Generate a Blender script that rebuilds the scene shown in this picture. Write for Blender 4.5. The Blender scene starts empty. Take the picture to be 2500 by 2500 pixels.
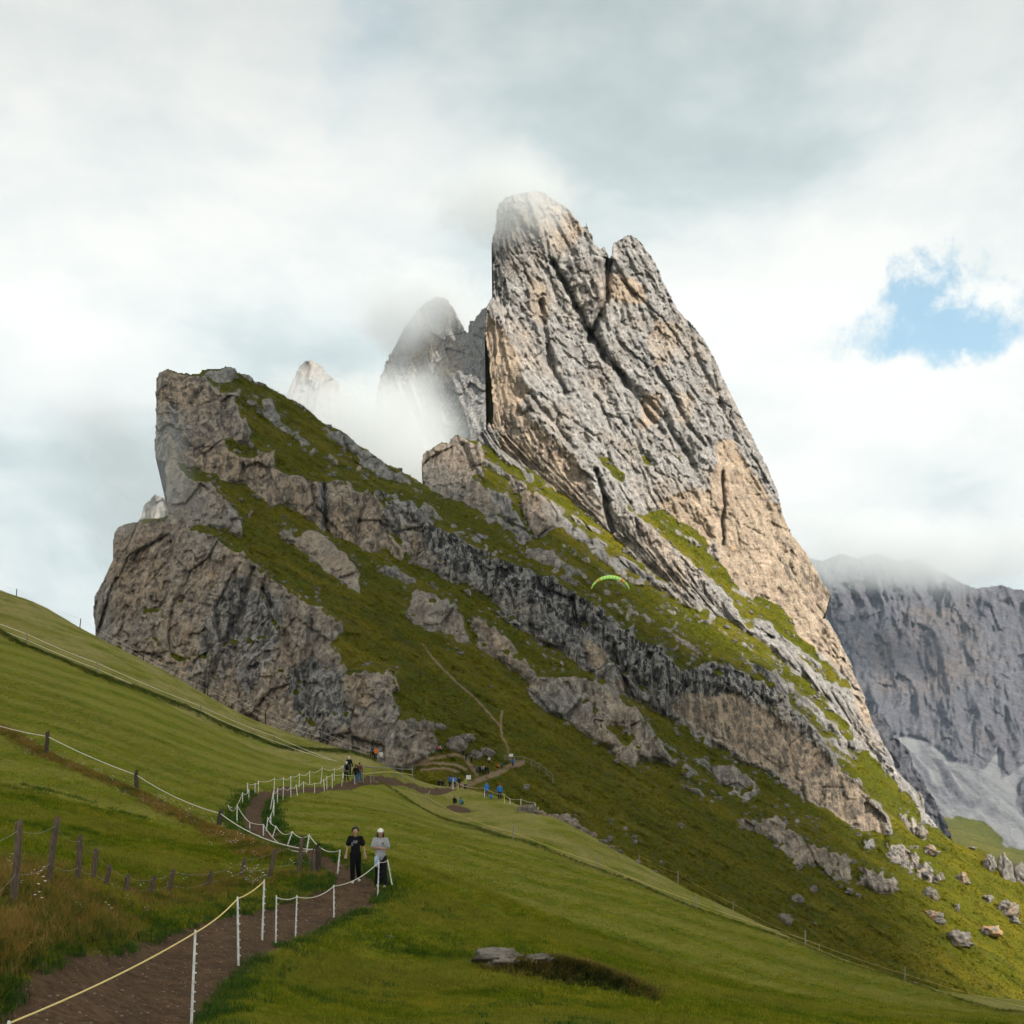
import bpy, bmesh, math, random
import numpy as np
from mathutils import Vector, Matrix

# ------------------------------------------------------------------ camera, light, exposure
SC = bpy.context.scene
COL = SC.collection
FPX, HOR, CX = 3965.0, 1950.0, 1250.0        # focal length, eye level and centre in photograph pixels (2500 wide)
cam_d = bpy.data.cameras.new('camera'); cam = bpy.data.objects.new('camera', cam_d); COL.objects.link(cam)
cam_d.sensor_width = 36.0; cam_d.lens = 36.0 * FPX / 2500.0
cam_d.shift_y = (HOR - 1250.0) / 2500.0
cam_d.clip_start = 0.3; cam_d.clip_end = 30000
cam.location = (0, 0, 0); cam.rotation_euler = (math.radians(90), 0, 0)
SC.camera = cam

SUN_DIR = Vector((0.62, -0.44, 0.62)).normalized()      # towards the sun: right of and behind the camera
SUN_EL = math.asin(SUN_DIR.z); SUN_AZ = math.atan2(SUN_DIR.x, SUN_DIR.y)
world = bpy.data.worlds.new('World'); SC.world = world; world.use_nodes = True

def N(nt, typ, **kw):
    n = nt.nodes.new(typ)
    for k, v in kw.items():
        if k == 'ins':
            for a, b in v.items():
                if hasattr(b, 'is_output'): nt.links.new(b, n.inputs[a])
                else: n.inputs[a].default_value = b
        else: setattr(n, k, v)
    return n
def ramp(nt, fac, stops, interp='LINEAR'):
    r = N(nt, 'ShaderNodeValToRGB', ins={0: fac}); e = r.color_ramp; e.interpolation = interp
    while len(e.elements) < len(stops): e.elements.new(0.5)
    for el, (p, c) in zip(e.elements, stops):
        el.position = p; el.color = (c, c, c, 1) if isinstance(c, (int, float)) else tuple(c) + (1,)
    return r.outputs[0]
def mix(nt, fac, a, b, blend='MIX'):
    m = N(nt, 'ShaderNodeMix', data_type='RGBA', blend_type=blend)
    for i, x in ((0, fac), (6, a), (7, b)):
        if hasattr(x, 'is_output'): nt.links.new(x, m.inputs[i])
        elif i == 0: m.inputs[0].default_value = x
        else: m.inputs[i].default_value = (x, x, x, 1) if isinstance(x, (int, float)) else tuple(x)[:3] + (1,)
    return m.outputs[2]
def math_n(nt, op, a, b=0.0, c=None, clamp=False):
    m = N(nt, 'ShaderNodeMath', operation=op, use_clamp=clamp)
    for i, x in enumerate((a, b) if c is None else (a, b, c)):
        if hasattr(x, 'is_output'): nt.links.new(x, m.inputs[i])
        else: m.inputs[i].default_value = x
    return m.outputs[0]
def noise(nt, vec, scale, detail=4, rough=0.55, dist=0.0):
    n = N(nt, 'ShaderNodeTexNoise', ins={'Scale': scale, 'Detail': detail, 'Roughness': rough, 'Distortion': dist})
    if vec is not None: nt.links.new(vec, n.inputs['Vector'])
    return n.outputs[0]
def vmap(nt, vec, scale=(1, 1, 1), loc=(0, 0, 0), rot=(0, 0, 0)):
    m = N(nt, 'ShaderNodeMapping', ins={'Scale': scale, 'Location': loc, 'Rotation': rot}); nt.links.new(vec, m.inputs[0])
    return m.outputs[0]

def build_world():
    nt = world.node_tree; nt.nodes.clear()
    tc = N(nt, 'ShaderNodeTexCoord').outputs['Generated']
    sky = N(nt, 'ShaderNodeTexSky', sky_type='NISHITA', sun_disc=False)
    sky.sun_elevation = SUN_EL; sky.sun_rotation = SUN_AZ; sky.altitude = 2400; sky.air_density = 1.0; sky.dust_density = 1.0
    clear = mix(nt, 1.0, sky.outputs[0], (0.085, 0.15, 0.135), 'MULTIPLY')
    # cloud cover: soft banks of lighter and greyer cloud, drawn out sideways, in every direction
    v1 = vmap(nt, tc, (2.2, 2.2, 4.6), (3.1, 1.7, 0.35))
    n1 = noise(nt, v1, 1.35, 7, 0.56, 0.2)
    v2 = vmap(nt, tc, (2.0, 2.0, 3.6), (7.2, -2.2, 1.9), (0.0, 0.25, 0.3))
    n2 = noise(nt, v2, 3.4, 8, 0.6, 0.3)
    bright = math_n(nt, 'ADD', math_n(nt, 'MULTIPLY', n1, 0.72), math_n(nt, 'MULTIPLY', n2, 0.28))
    cloud = ramp(nt, bright, [(0.33, (0.345, 0.41, 0.425)), (0.43, (0.455, 0.52, 0.525)), (0.50, (0.575, 0.615, 0.61)), (0.58, (0.665, 0.68, 0.66))])
    sep = N(nt, 'ShaderNodeSeparateXYZ'); nt.links.new(tc, sep.inputs[0])
    # thicker, greyer cloud towards the zenith as under any overcast layer seen from below
    zen = ramp(nt, sep.outputs[2], [(0.14, 0.98), (0.28, 1.0), (0.36, 0.92), (0.45, 0.76), (1.0, 0.64)])
    cloud = mix(nt, 1.0, cloud, zen, 'MULTIPLY')
    # a torn gap low on the right where clear sky shows
    def gap(u, v, ru, rv):
        d = Vector(((u - CX) / FPX, 1, (HOR - v) / FPX)).normalized()
        sub = N(nt, 'ShaderNodeVectorMath', operation='SUBTRACT'); nt.links.new(tc, sub.inputs[0]); sub.inputs[1].default_value = d
        wob = N(nt, 'ShaderNodeTexNoise', ins={'Scale': 7.5, 'Detail': 8.0, 'Roughness': 0.66}); nt.links.new(tc, wob.inputs[0])
        w2 = N(nt, 'ShaderNodeVectorMath', operation='MULTIPLY_ADD'); nt.links.new(wob.outputs[1], w2.inputs[0])
        w2.inputs[1].default_value = (0.24, 0.0, 0.16); nt.links.new(sub.outputs[0], w2.inputs[2])
        off = N(nt, 'ShaderNodeVectorMath', operation='SUBTRACT'); nt.links.new(w2.outputs[0], off.inputs[0]); off.inputs[1].default_value = (0.12, 0, 0.08)
        sc = N(nt, 'ShaderNodeVectorMath', operation='MULTIPLY'); nt.links.new(off.outputs[0], sc.inputs[0]); sc.inputs[1].default_value = (1 / ru, 1 / max(ru, rv), 1 / rv)
        ln = N(nt, 'ShaderNodeVectorMath', operation='LENGTH'); nt.links.new(sc.outputs[0], ln.inputs[0])
        return ln.outputs['Value']
    g1 = ramp(nt, gap(2330, 745, 0.066, 0.027), [(0.45, 0.66), (1.15, 0.0)], 'EASE')
    g2 = ramp(nt, gap(870, 110, 0.05, 0.06), [(0.1, 0.16), (1.5, 0.0)], 'EASE')
    col = mix(nt, g1, cloud, clear)
    col = mix(nt, g2, col, clear)
    bg = N(nt, 'ShaderNodeBackground', ins={0: col, 1: 1.0})
    out = N(nt, 'ShaderNodeOutputWorld'); nt.links.new(bg.outputs[0], out.inputs[0])
build_world()

sun_d = bpy.data.lights.new('sun', 'SUN'); sun_d.energy = 4.6; sun_d.angle = math.radians(0.6); sun_d.color = (1.0, 0.94, 0.85)
sun = bpy.data.objects.new('sun', sun_d); COL.objects.link(sun)
sun.rotation_euler = (-SUN_DIR).to_track_quat('-Z', 'Y').to_euler(); sun.location = SUN_DIR * 2000

SC.view_settings.view_transform = 'Standard'; SC.view_settings.look = 'None'; SC.view_settings.gamma = 1.0
SC.view_settings.exposure = 0.62; SC.view_settings.use_curve_mapping = False
SC.render.engine = 'CYCLES'
SC.cycles.use_denoising = True; SC.cycles.use_adaptive_sampling = True; SC.cycles.adaptive_threshold = 0.035; SC.cycles.adaptive_min_samples = 24
SC.cycles.max_bounces = 8; SC.cycles.diffuse_bounces = 2; SC.cycles.glossy_bounces = 1; SC.cycles.transmission_bounces = 2
SC.cycles.volume_bounces = 4; SC.cycles.transparent_max_bounces = 12
SC.cycles.caustics_reflective = False; SC.cycles.caustics_refractive = False

# ------------------------------------------------------------------ numeric helpers
RS = np.random.RandomState(7)
PERM = np.concatenate([RS.permutation(256)] * 3).astype(np.int32)
GRAD = RS.normal(size=(256, 3)); GRAD /= np.linalg.norm(GRAD, axis=1)[:, None]; GRAD = GRAD.astype(np.float32)
def perlin(p, seed=0):
    p = np.asarray(p, dtype=np.float32) + np.float32(seed * 17.31)
    fl = np.floor(p); f = p - fl; i = fl.astype(np.int32) & 255
    w = f * f * f * (f * (f * 6 - 15) + 10)
    out = 0
    for dx in (0, 1):
        for dy in (0, 1):
            for dz in (0, 1):
                h = PERM[PERM[PERM[(i[..., 0] + dx) & 255] + ((i[..., 1] + dy) & 255)] + ((i[..., 2] + dz) & 255)]
                g = GRAD[h]
                d = g[..., 0] * (f[..., 0] - dx) + g[..., 1] * (f[..., 1] - dy) + g[..., 2] * (f[..., 2] - dz)
                out = out + d * (w[..., 0] if dx else 1 - w[..., 0]) * (w[..., 1] if dy else 1 - w[..., 1]) * (w[..., 2] if dz else 1 - w[..., 2])
    return out * 1.6
def fbm(p, octaves=4, gain=0.5, seed=0, ridged=False):
    p = np.asarray(p, dtype=np.float32); a = 1.0; s = 0; t = 0
    for o in range(octaves):
        n = perlin(p * 2.03 ** o, seed + o)
        if ridged: n = 1 - 2 * np.abs(n)
        s = s + a * n; t += a; a *= gain
    return s / t
def p2(x, y, z=0.0): return np.stack([x, y, np.zeros_like(x) + z], -1)
RNDV = RS.rand(65536, 6).astype(np.float32)
def facets(p, seed=0):
    """nearest-cell noise: (random level + tilted facet, distance to the joint)"""
    p = np.asarray(p, np.float32); i0 = np.floor(p).astype(np.int32); best = np.full(p.shape[:-1], 1e9, np.float32); sec = best.copy(); val = np.zeros_like(best)
    for dx in (-1, 0, 1):
        for dy in (-1, 0, 1):
            for dz in (-1, 0, 1):
                c = i0 + np.array((dx, dy, dz), np.int32)
                h = (c[..., 0] * 73856093 ^ c[..., 1] * 19349663 ^ c[..., 2] * 83492791 ^ np.int32(seed * 26544)) & 65535
                r = RNDV[h]; d = p - (c + r[..., :3]); dd = (d * d).sum(-1)
                v = r[..., 3] - 0.5 + (r[..., 4] - 0.5) * d[..., 0] * 1.6 + (r[..., 5] - 0.35) * d[..., 2] * 1.6
                nb = dd < best
                sec = np.where(nb, best, np.minimum(sec, dd)); val = np.where(nb, v, val); best = np.where(nb, dd, best)
    return val, np.sqrt(sec) - np.sqrt(best)
def up_noise(U, V, su, sv, octaves, seed, z=0.0, f=4, gain=0.5):
    """smooth noise on a regular grid, worked out on a coarser grid and interpolated"""
    h, w = U.shape; ii = np.arange(0, h + f, f); jj = np.arange(0, w + f, f)
    u = U[0, 0] + (U[0, 1] - U[0, 0]) * jj; v = V[0, 0] + (V[1, 0] - V[0, 0]) * ii
    cu, cv = np.meshgrid(u, v); c = fbm(p2(cu / su, cv / sv, z), octaves, gain, seed)
    yi = np.arange(h) / f; xi = np.arange(w) / f; y0 = yi.astype(int); x0 = xi.astype(int); fy = (yi - y0)[:, None]; fx = (xi - x0)[None]
    a, b = c[y0][:, x0], c[y0][:, x0 + 1]; d, e = c[y0 + 1][:, x0], c[y0 + 1][:, x0 + 1]
    return (a * (1 - fx) + b * fx) * (1 - fy) + (d * (1 - fx) + e * fx) * fy
def sstep(a, b, x):
    t = np.clip((x - a) / (b - a), 0, 1); return t * t * (3 - 2 * t)
def inpoly(U, V, poly):
    poly = np.asarray(poly, float); r = np.zeros(U.shape, bool); n = len(poly)
    for k in range(n):
        x0, y0 = poly[k]; x1, y1 = poly[(k + 1) % n]
        if y0 == y1: continue
        c = ((y0 > V) != (y1 > V)) & (U < (x1 - x0) * (V - y0) / (y1 - y0) + x0)
        r ^= c
    return r
def blur(a, n=1):
    for _ in range(n):
        b = np.pad(a, 1, mode='edge'); a = (b[:-2, 1:-1] + 2 * b[1:-1, 1:-1] + b[2:, 1:-1]) / 4
        b = np.pad(a, 1, mode='edge'); a = (b[1:-1, :-2] + 2 * b[1:-1, 1:-1] + b[1:-1, 2:]) / 4
    return a
def dist_line(U, V, pts):
    d = np.full(U.shape, 1e9); T = np.zeros(U.shape); L = 0.0
    for (x0, y0), (x1, y1) in zip(pts[:-1], pts[1:]):
        l = math.hypot(x1 - x0, y1 - y0); t = np.clip(((U - x0) * (x1 - x0) + (V - y0) * (y1 - y0)) / (l * l), 0, 1)
        e = np.hypot(U - x0 - t * (x1 - x0), V - y0 - t * (y1 - y0)); T = np.where(e < d, L + t * l, T); d = np.minimum(d, e); L += l
    return d, T
def tps_fit(P, z, smooth=1e-4):
    n = len(P); d = np.linalg.norm(P[:, None] - P[None], axis=-1)
    K = np.where(d > 0, d * d * np.log(d + 1e-12), 0) + np.eye(n) * smooth
    A = np.zeros((n + 3, n + 3)); A[:n, :n] = K; A[:n, n] = 1; A[:n, n + 1:] = P; A[n:, :n] = A[:n, n:].T
    w = np.linalg.solve(A, np.concatenate([z, np.zeros(3)])); return P, w
def tps_eval(fit, Q):
    P, w = fit; out = np.zeros(Q.shape[:-1]) + w[-3] + Q[..., 0] * w[-2] + Q[..., 1] * w[-1]
    for k in range(len(P)):
        d2 = (Q[..., 0] - P[k, 0]) ** 2 + (Q[..., 1] - P[k, 1]) ** 2
        out += w[k] * 0.5 * d2 * np.log(d2 + 1e-12)
    return out
def at(u, v, Y): return Vector(((u - CX) / FPX * Y, Y, (HOR - v) / FPX * Y))

def mesh_obj(name, verts, faces, mat=None, parent=None, smooth=True, attrs=None, mats=None, fmat=None):
    me = bpy.data.meshes.new(name)
    verts = np.asarray(verts, np.float32); 
    if isinstance(faces, np.ndarray):
        nf, k = faces.shape
        me.vertices.add(len(verts)); me.vertices.foreach_set('co', verts.ravel())
        me.loops.add(nf * k); me.loops.foreach_set('vertex_index', faces.astype(np.int32).ravel())
        me.polygons.add(nf); me.polygons.foreach_set('loop_start', np.arange(0, nf * k, k, dtype=np.int32)); me.polygons.foreach_set('loop_total', np.full(nf, k, np.int32))
        me.update(calc_edges=True)
    else:
        me.from_pydata([tuple(map(float, v)) for v in verts], [], faces)
    if smooth: me.polygons.foreach_set('use_smooth', np.ones(len(me.polygons), bool))
    for k, a in (attrs or {}).items():
        at_ = me.attributes.new(k, 'FLOAT', 'POINT'); at_.data.foreach_set('value', np.asarray(a, np.float32).ravel())
    if mats:
        for m in mats: me.materials.append(m)
        if fmat is not None: me.polygons.foreach_set('material_index', np.asarray(fmat, np.int32))
    elif mat: me.materials.append(mat)
    me.validate()
    o = bpy.data.objects.new(name, me); COL.objects.link(o)
    if parent: o.parent = parent
    return o
def tag(o, label=None, cat=None, group=None, kind=None):
    if label: o['label'] = label
    if cat: o['category'] = cat
    if group: o['group'] = group
    if kind: o['kind'] = kind
    return o
def thing(name, loc=(0, 0, 0), rz=0.0, **kw):
    o = bpy.data.objects.new(name, None); COL.objects.link(o); o.location = loc; o.rotation_euler = (0, 0, rz); o.empty_display_size = 0.2
    return tag(o, **kw)
def material(name):
    m = bpy.data.materials.new(name); m.use_nodes = True; nt = m.node_tree; nt.nodes.clear()
    b = N(nt, 'ShaderNodeBsdfPrincipled'); o = N(nt, 'ShaderNodeOutputMaterial'); nt.links.new(b.outputs[0], o.inputs[0])
    b.inputs['Roughness'].default_value = 0.9; b.inputs['Specular IOR Level'].default_value = 0.2
    return m, nt, b
def attr(nt, name): return N(nt, 'ShaderNodeAttribute', attribute_name=name).outputs['Fac']
def wpos(nt): return N(nt, 'ShaderNodeNewGeometry').outputs['Position']
# ------------------------------------------------------------------ materials of the land
def mat_alpine(name, dark=1.0, k=1.0):
    """limestone and alpine turf; attributes: grass, tan, wet (water streaks), dry"""
    m, nt, b = material(name); P = wpos(nt)
    pv = vmap(nt, P, (1, 1, 0.22))
    big = noise(nt, P, 0.03 * k, 4, 0.6); mid = noise(nt, P, 0.16 * k, 5, 0.65); fine = noise(nt, P, 1.3 * k, 5, 0.75); grain = noise(nt, P, 4.5 * k, 2, 0.6)
    grey = mix(nt, ramp(nt, mid, [(0.3, 0.0), (0.7, 1.0)]), (0.20, 0.19, 0.182), (0.455, 0.432, 0.405))
    tan = mix(nt, ramp(nt, mid, [(0.3, 0.0), (0.68, 1.0)]), (0.30, 0.225, 0.165), (0.54, 0.43, 0.32))
    ora = mix(nt, ramp(nt, noise(nt, P, 0.075 * k, 4, 0.6), [(0.64, 0.0), (0.76, 0.8)]), tan, (0.44, 0.27, 0.14))
    tf = math_n(nt, 'ADD', attr(nt, 'tan'), math_n(nt, 'MULTIPLY', math_n(nt, 'SUBTRACT', big, 0.5), 1.3), clamp=True)
    rock = mix(nt, ramp(nt, tf, [(0.2, 0.0), (0.75, 1.0)]), grey, ora)
    speck = ramp(nt, fine, [(0.30, 0.50), (0.52, 1.0), (0.75, 1.25)])
    rock = mix(nt, 1.0, rock, speck, 'MULTIPLY'); rock = mix(nt, 1.0, rock, ramp(nt, grain, [(0.30, 0.62), (0.50, 1.0), (0.72, 1.28)]), 'MULTIPLY')
    # water streaks: dark vertical stains running down the walls
    st = noise(nt, vmap(nt, P, (1, 1, 0.09)), 0.42 * k, 5, 0.6)
    w = math_n(nt, 'MULTIPLY', ramp(nt, st, [(0.46, 0.0), (0.57, 1.0)]), attr(nt, 'wet'))
    rock = mix(nt, math_n(nt, 'MULTIPLY', w, 0.85), rock, (0.050, 0.050, 0.052))
    lich = ramp(nt, noise(nt, P, 0.35 * k, 5, 0.7), [(0.52, 0.0), (0.66, 0.72)])
    rock = mix(nt, lich, rock, (0.105, 0.10, 0.092))
    if dark < 1: rock = mix(nt, math_n(nt, 'MULTIPLY', attr(nt, 'pale'), ramp(nt, noise(nt, vmap(nt, P, (1, 0.12, 0.25), (0, 0, 0), (0, 0.5, 0)), 0.035, 4, 0.6), [(0.38, 0.12), (0.56, 1.0)])), mix(nt, 1.0, rock, (dark * 0.94, dark * 0.98, dark * 1.16), 'MULTIPLY'), mix(nt, mid, (0.14, 0.145, 0.15), (0.27, 0.27, 0.265)))  # distant rock: cloud shade and bluish haze painted into its colour
    # turf
    dl = N(nt, 'ShaderNodeVectorMath', operation='DOT_PRODUCT', ins={0: P, 1: (0.84, 0, -0.54)}).outputs['Value']; dc = N(nt, 'ShaderNodeVectorMath', operation='DOT_PRODUCT', ins={0: P, 1: (0.54, 0.35, 0.84)}).outputs['Value']
    PS = N(nt, 'ShaderNodeCombineXYZ', ins={0: math_n(nt, 'MULTIPLY', dl, 0.20), 1: dc}).outputs[0]      # along and across the bedding
    gl = noise(nt, PS, 0.085 * k, 5, 0.62); gm = noise(nt, P, 0.45 * k, 4, 0.65); gf = noise(nt, P, 2.2 * k, 3, 0.7)
    g = mix(nt, ramp(nt, gm, [(0.3, 0.0), (0.7, 1.0)]), (0.046, 0.055, 0.003), (0.112, 0.112, 0.005))
    dry = math_n(nt, 'ADD', math_n(nt, 'MULTIPLY', math_n(nt, 'SUBTRACT', gl, 0.5), 3.0), attr(nt, 'dry'), clamp=True)
    g = mix(nt, math_n(nt, 'MULTIPLY', dry, 0.8), g, (0.215, 0.160, 0.014))
    g = mix(nt, ramp(nt, noise(nt, vmap(nt, PS, (1, 1, 1), (31, 7, 0)), 0.16 * k, 5, 0.7), [(0.52, 0.0), (0.68, 0.8)]), g, (0.036, 0.044, 0.008))
    g = mix(nt, 1.0, g, ramp(nt, gf, [(0.3, 0.5), (0.7, 1.4)]), 'MULTIPLY')
    ga = math_n(nt, 'ADD', math_n(nt, 'ADD', attr(nt, 'grass'), math_n(nt, 'MULTIPLY', math_n(nt, 'SUBTRACT', mid, 0.5), 1.3)), math_n(nt, 'MULTIPLY', math_n(nt, 'SUBTRACT', fine, 0.5), 1.0))
    c = mix(nt, ramp(nt, ga, [(0.44, 0.0), (0.56, 1.0)]), rock, g)
    c = mix(nt, math_n(nt, 'MULTIPLY', attr(nt, 'trail'), ramp(nt, gm, [(0.25, 0.6), (0.6, 1.0)])), c, mix(nt, fine, (0.20, 0.13, 0.08), (0.36, 0.26, 0.17)))
    nt.links.new(c, b.inputs['Base Color'])
    bm = N(nt, 'ShaderNodeBump', ins={'Strength': 0.9, 'Distance': 0.8 / k, 'Height': math_n(nt, 'ADD', fine, math_n(nt, 'MULTIPLY', mid, 2.0))})
    nt.links.new(bm.outputs[0], b.inputs['Normal'])
    b.inputs['Roughness'].default_value = 0.95; b.inputs['Specular IOR Level'].default_value = 0.08
    return m
M_ALP = mat_alpine('alpine_rock_and_turf', k=1.6)
M_FAR = mat_alpine('distant_rock_painted_shade', 0.38, 0.35)

# ------------------------------------------------------------------ relief solver
def dct2(a):
    for ax in (0, 1):
        n = a.shape[ax]; b = np.concatenate([a, np.flip(a, ax)], ax); f = np.fft.fft(b, axis=ax)
        sh = [1, 1]; sh[ax] = n; ph = np.exp(-1j * np.pi * np.arange(n) / (2 * n)).reshape(sh)
        a = np.real(np.take(f, np.arange(n), ax) * ph)
    return a
def idct2(a):
    for ax in (0, 1):
        n = a.shape[ax]; sh = [1, 1]; sh[ax] = n; ph = np.exp(1j * np.pi * np.arange(n) / (2 * n)).reshape(sh)
        c = a * ph; z = np.zeros_like(np.take(c, [0], ax)); b = np.concatenate([c, z, np.conj(np.flip(np.take(c, np.arange(1, n), ax), ax))], ax)
        a = np.real(np.take(np.fft.ifft(b, axis=ax), np.arange(n), ax))
    return a
def relief(u0, u1, v0, v1, step, anchors, regions, default, lam=1.2e-5, warp=1.0, sil=None, streak=None, seed=0):
    """terrain sheet in world metres from traced outcrops, each with its own lie (normal): returns arrays"""
    us = np.arange(u0, u1 + 1, step); vs = np.arange(v0, v1 + 1, step); U, V = np.meshgrid(us, vs)
    sm = lambda z, sd: warp * (14 * up_noise(U, V, 75, 75, 2, sd, z, 6) + 9 * up_noise(U, V, 22, 26, 2, sd + 4, z, 3) + 5 * fbm(p2(U / 7.5, V / 11, z), 1, seed=sd + 7))
    wu = sm(0.0, seed + 1); wv = sm(9.7, seed + 2)
    WU, WV = U + wu, V + wv
    n0, g0, t0, w0, d0 = default
    nx = np.full(U.shape, n0[0]); ny = np.full(U.shape, n0[1]); nz = np.full(U.shape, n0[2])
    G = np.full(U.shape, float(g0)); T = np.full(U.shape, float(t0)); W = np.full(U.shape, float(w0)); D = np.full(U.shape, float(d0))
    S = np.ones(U.shape); B = np.ones(U.shape)
    for r in regions:
        pl = np.asarray(r['p'], float); sl = (WU > pl[:, 0].min() - 1) & (WU < pl[:, 0].max() + 1) & (WV > pl[:, 1].min() - 1) & (WV < pl[:, 1].max() + 1)
        k = np.zeros(U.shape, bool); k[sl] = inpoly(WU[sl], WV[sl], pl)
        if 'n' in r: nx[k], ny[k], nz[k] = r['n']
        for key, A in (('g', G), ('t', T), ('w', W), ('d', D), ('s', S), ('b', B)):
            if key in r: A[k] = r[key]
    if streak is not None:
        l = 0.84 * U + 0.54 * V; c = -0.54 * U + 0.84 * V
        q = fbm(p2(l / 150, c / 12), 3, seed=seed + 11) * 0.75 + fbm(p2(U / 14, V / 22), 2, seed=seed + 12) * 0.35
        lim = streak(U, V)
        k = (q > lim) & (G > 0.5)
        G[k] = 0.0; nx[k], ny[k], nz[k] = -0.2, -0.95, 0.2; W[k] = 0.7
        # turf on ledges inside rock
        q2 = fbm(p2(l / 40, c / 13, 3.3), 3, seed=seed + 14); k2 = (q2 > S * 0.6) & (G < 0.5)
        G[k2] = 1.0; nx[k2], ny[k2], nz[k2] = 0.35, -0.6, 0.7
    if sil is not None:
        k = ~inpoly(U, V, sil) & (V < 2000); nx[k], ny[k], nz[k] = 0.0, -1.0, 0.0
    ln = np.sqrt(nx * nx + ny * ny + nz * nz); nx, ny, nz = nx / ln, ny / ln, nz / ln
    # borders between faces of different lie may break; inside a face its lie holds
    jump = np.zeros(U.shape)
    for A in (nx, ny, nz):
        jump[:, 1:] += np.abs(np.diff(A, axis=1)); jump[1:] += np.abs(np.diff(A, axis=0))
    wgt = 1 - 0.96 * np.clip(blur((jump > 0.2).astype(float), 3) * 2.5, 0, 1)
    nx, ny, nz = blur(nx, 2), blur(ny, 2), blur(nz, 2)
    a = (U - CX) / FPX; e = (HOR - V) / FPX
    dot = np.minimum(nx * a + ny + nz * e, -0.30)
    gu = -nx / (FPX * dot) * step; gv = nz / (FPX * dot) * step
    an = np.array(anchors, float); fit = tps_fit(an[:, :2] / 500.0, np.log(an[:, 2]), 2e-3)
    def solve(gu, gv, L0, lam, wgt, n):
        h, w_ = gu.shape; ev = (2 - 2 * np.cos(np.pi * np.arange(h) / h))[:, None] + (2 - 2 * np.cos(np.pi * np.arange(w_) / w_))[None]
        tu, tv = gu, gv
        for it in range(n):
            rhs = lam * L0; rhs[:, 1:] += tu[:, :-1]; rhs[:, :-1] -= tu[:, :-1]; rhs[1:] += tv[:-1]; rhs[:-1] -= tv[:-1]
            L = idct2(dct2(rhs) / (ev + lam))
            if it < n - 1:
                du = np.zeros_like(L); dv = np.zeros_like(L); du[:, :-1] = np.diff(L, axis=1); dv[:-1] = np.diff(L, axis=0)
                tu = wgt * gu + (1 - wgt) * du; tv = wgt * gv + (1 - wgt) * dv
        return L
    f = 3; hh, ww = (U.shape[0] // f) * f, (U.shape[1] // f) * f
    ds = lambda A: A[:hh, :ww].reshape(hh // f, f, ww // f, f).mean((1, 3))
    Uc, Vc = ds(U), ds(V); L0 = tps_eval(fit, np.stack([Uc, Vc], -1) / 500.0)
    Lc = solve(ds(gu) * f, ds(gv) * f, L0, lam * f * f, ds(wgt), 40)
    yi = np.clip((np.arange(U.shape[0]) - (f - 1) / 2) / f, 0, Lc.shape[0] - 1.001); xi = np.clip((np.arange(U.shape[1]) - (f - 1) / 2) / f, 0, Lc.shape[1] - 1.001)
    y0 = yi.astype(int); x0 = xi.astype(int); fy = (yi - y0)[:, None]; fx = (xi - x0)[None]
    Lf = (Lc[y0][:, x0] * (1 - fx) + Lc[y0][:, x0 + 1] * fx) * (1 - fy) + (Lc[y0 + 1][:, x0] * (1 - fx) + Lc[y0 + 1][:, x0 + 1] * fx) * fy
    Lf = blur(Lf, 2)
    du = np.zeros_like(Lf); dv = np.zeros_like(Lf); du[:, :-1] = np.diff(Lf, axis=1); dv[:-1] = np.diff(Lf, axis=0)
    L = solve(wgt * gu + (1 - wgt) * du, wgt * gv + (1 - wgt) * dv, Lf, 0.01, wgt, 1)
    return dict(U=U, V=V, WU=WU, WV=WV, a=a, e=e, Y=np.exp(L), G=blur(G, 6), Gh=G, T=blur(T, 6), W=blur(W, 5), D=blur(D, 12), B=blur(B, 4), Sp=blur((S < 2).astype(float), 4))

def to_world(R, Y): return np.stack([R['a'] * Y, Y, R['e'] * Y], -1)

def emit(R, Y, mask, name, mat, attrs, back=(0, 120, -90), parent=None):
    """quads inside the mask; the open crest is carried over and down behind, so the mass is solid from behind"""
    P = to_world(R, Y); h, w = mask.shape
    q = mask[:-1, :-1] & mask[1:, :-1] & mask[:-1, 1:] & mask[1:, 1:]
    used = np.zeros((h, w), bool)
    used[:-1, :-1] |= q; used[1:, :-1] |= q; used[:-1, 1:] |= q; used[1:, 1:] |= q
    idx = np.full((h, w), -1, np.int64); idx[used] = np.arange(used.sum())
    i, j = np.nonzero(q)
    F = np.stack([idx[i + 1, j], idx[i + 1, j + 1], idx[i, j + 1], idx[i, j]], -1)
    verts = P[used]; A = {k: v[used] for k, v in attrs.items()}
    # crest edges: quad present, neighbour above / beside missing
    qp = np.pad(q, 1); c = qp[1:-1, 1:-1]; E = []
    up = c & ~qp[:-2, 1:-1]; y, x = np.nonzero(up); E.append(np.stack([idx[y, x], idx[y, x + 1]], -1))
    lf = c & ~qp[1:-1, :-2]; y, x = np.nonzero(lf); E.append(np.stack([idx[y + 1, x], idx[y, x]], -1))
    rt = c & ~qp[1:-1, 2:]; y, x = np.nonzero(rt); E.append(np.stack([idx[y, x + 1], idx[y + 1, x + 1]], -1))
    E = np.concatenate(E); rim = np.unique(E); rid = np.full(len(verts), -1, np.int64); rid[rim] = len(verts) + np.arange(len(rim))
    sc = verts[rim][:, 1:2] / 800.0
    vb = verts[rim] + np.array(back) * sc * np.array([0, 1, 1])
    verts = np.concatenate([verts, vb]); A = {k: np.concatenate([v, v[rim]]) for k, v in A.items()}
    F = np.concatenate([F, np.stack([E[:, 0], E[:, 1], rid[E[:, 1]], rid[E[:, 0]]], -1)])
    return mesh_obj(name, verts, F, mat, parent, True, A)

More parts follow.
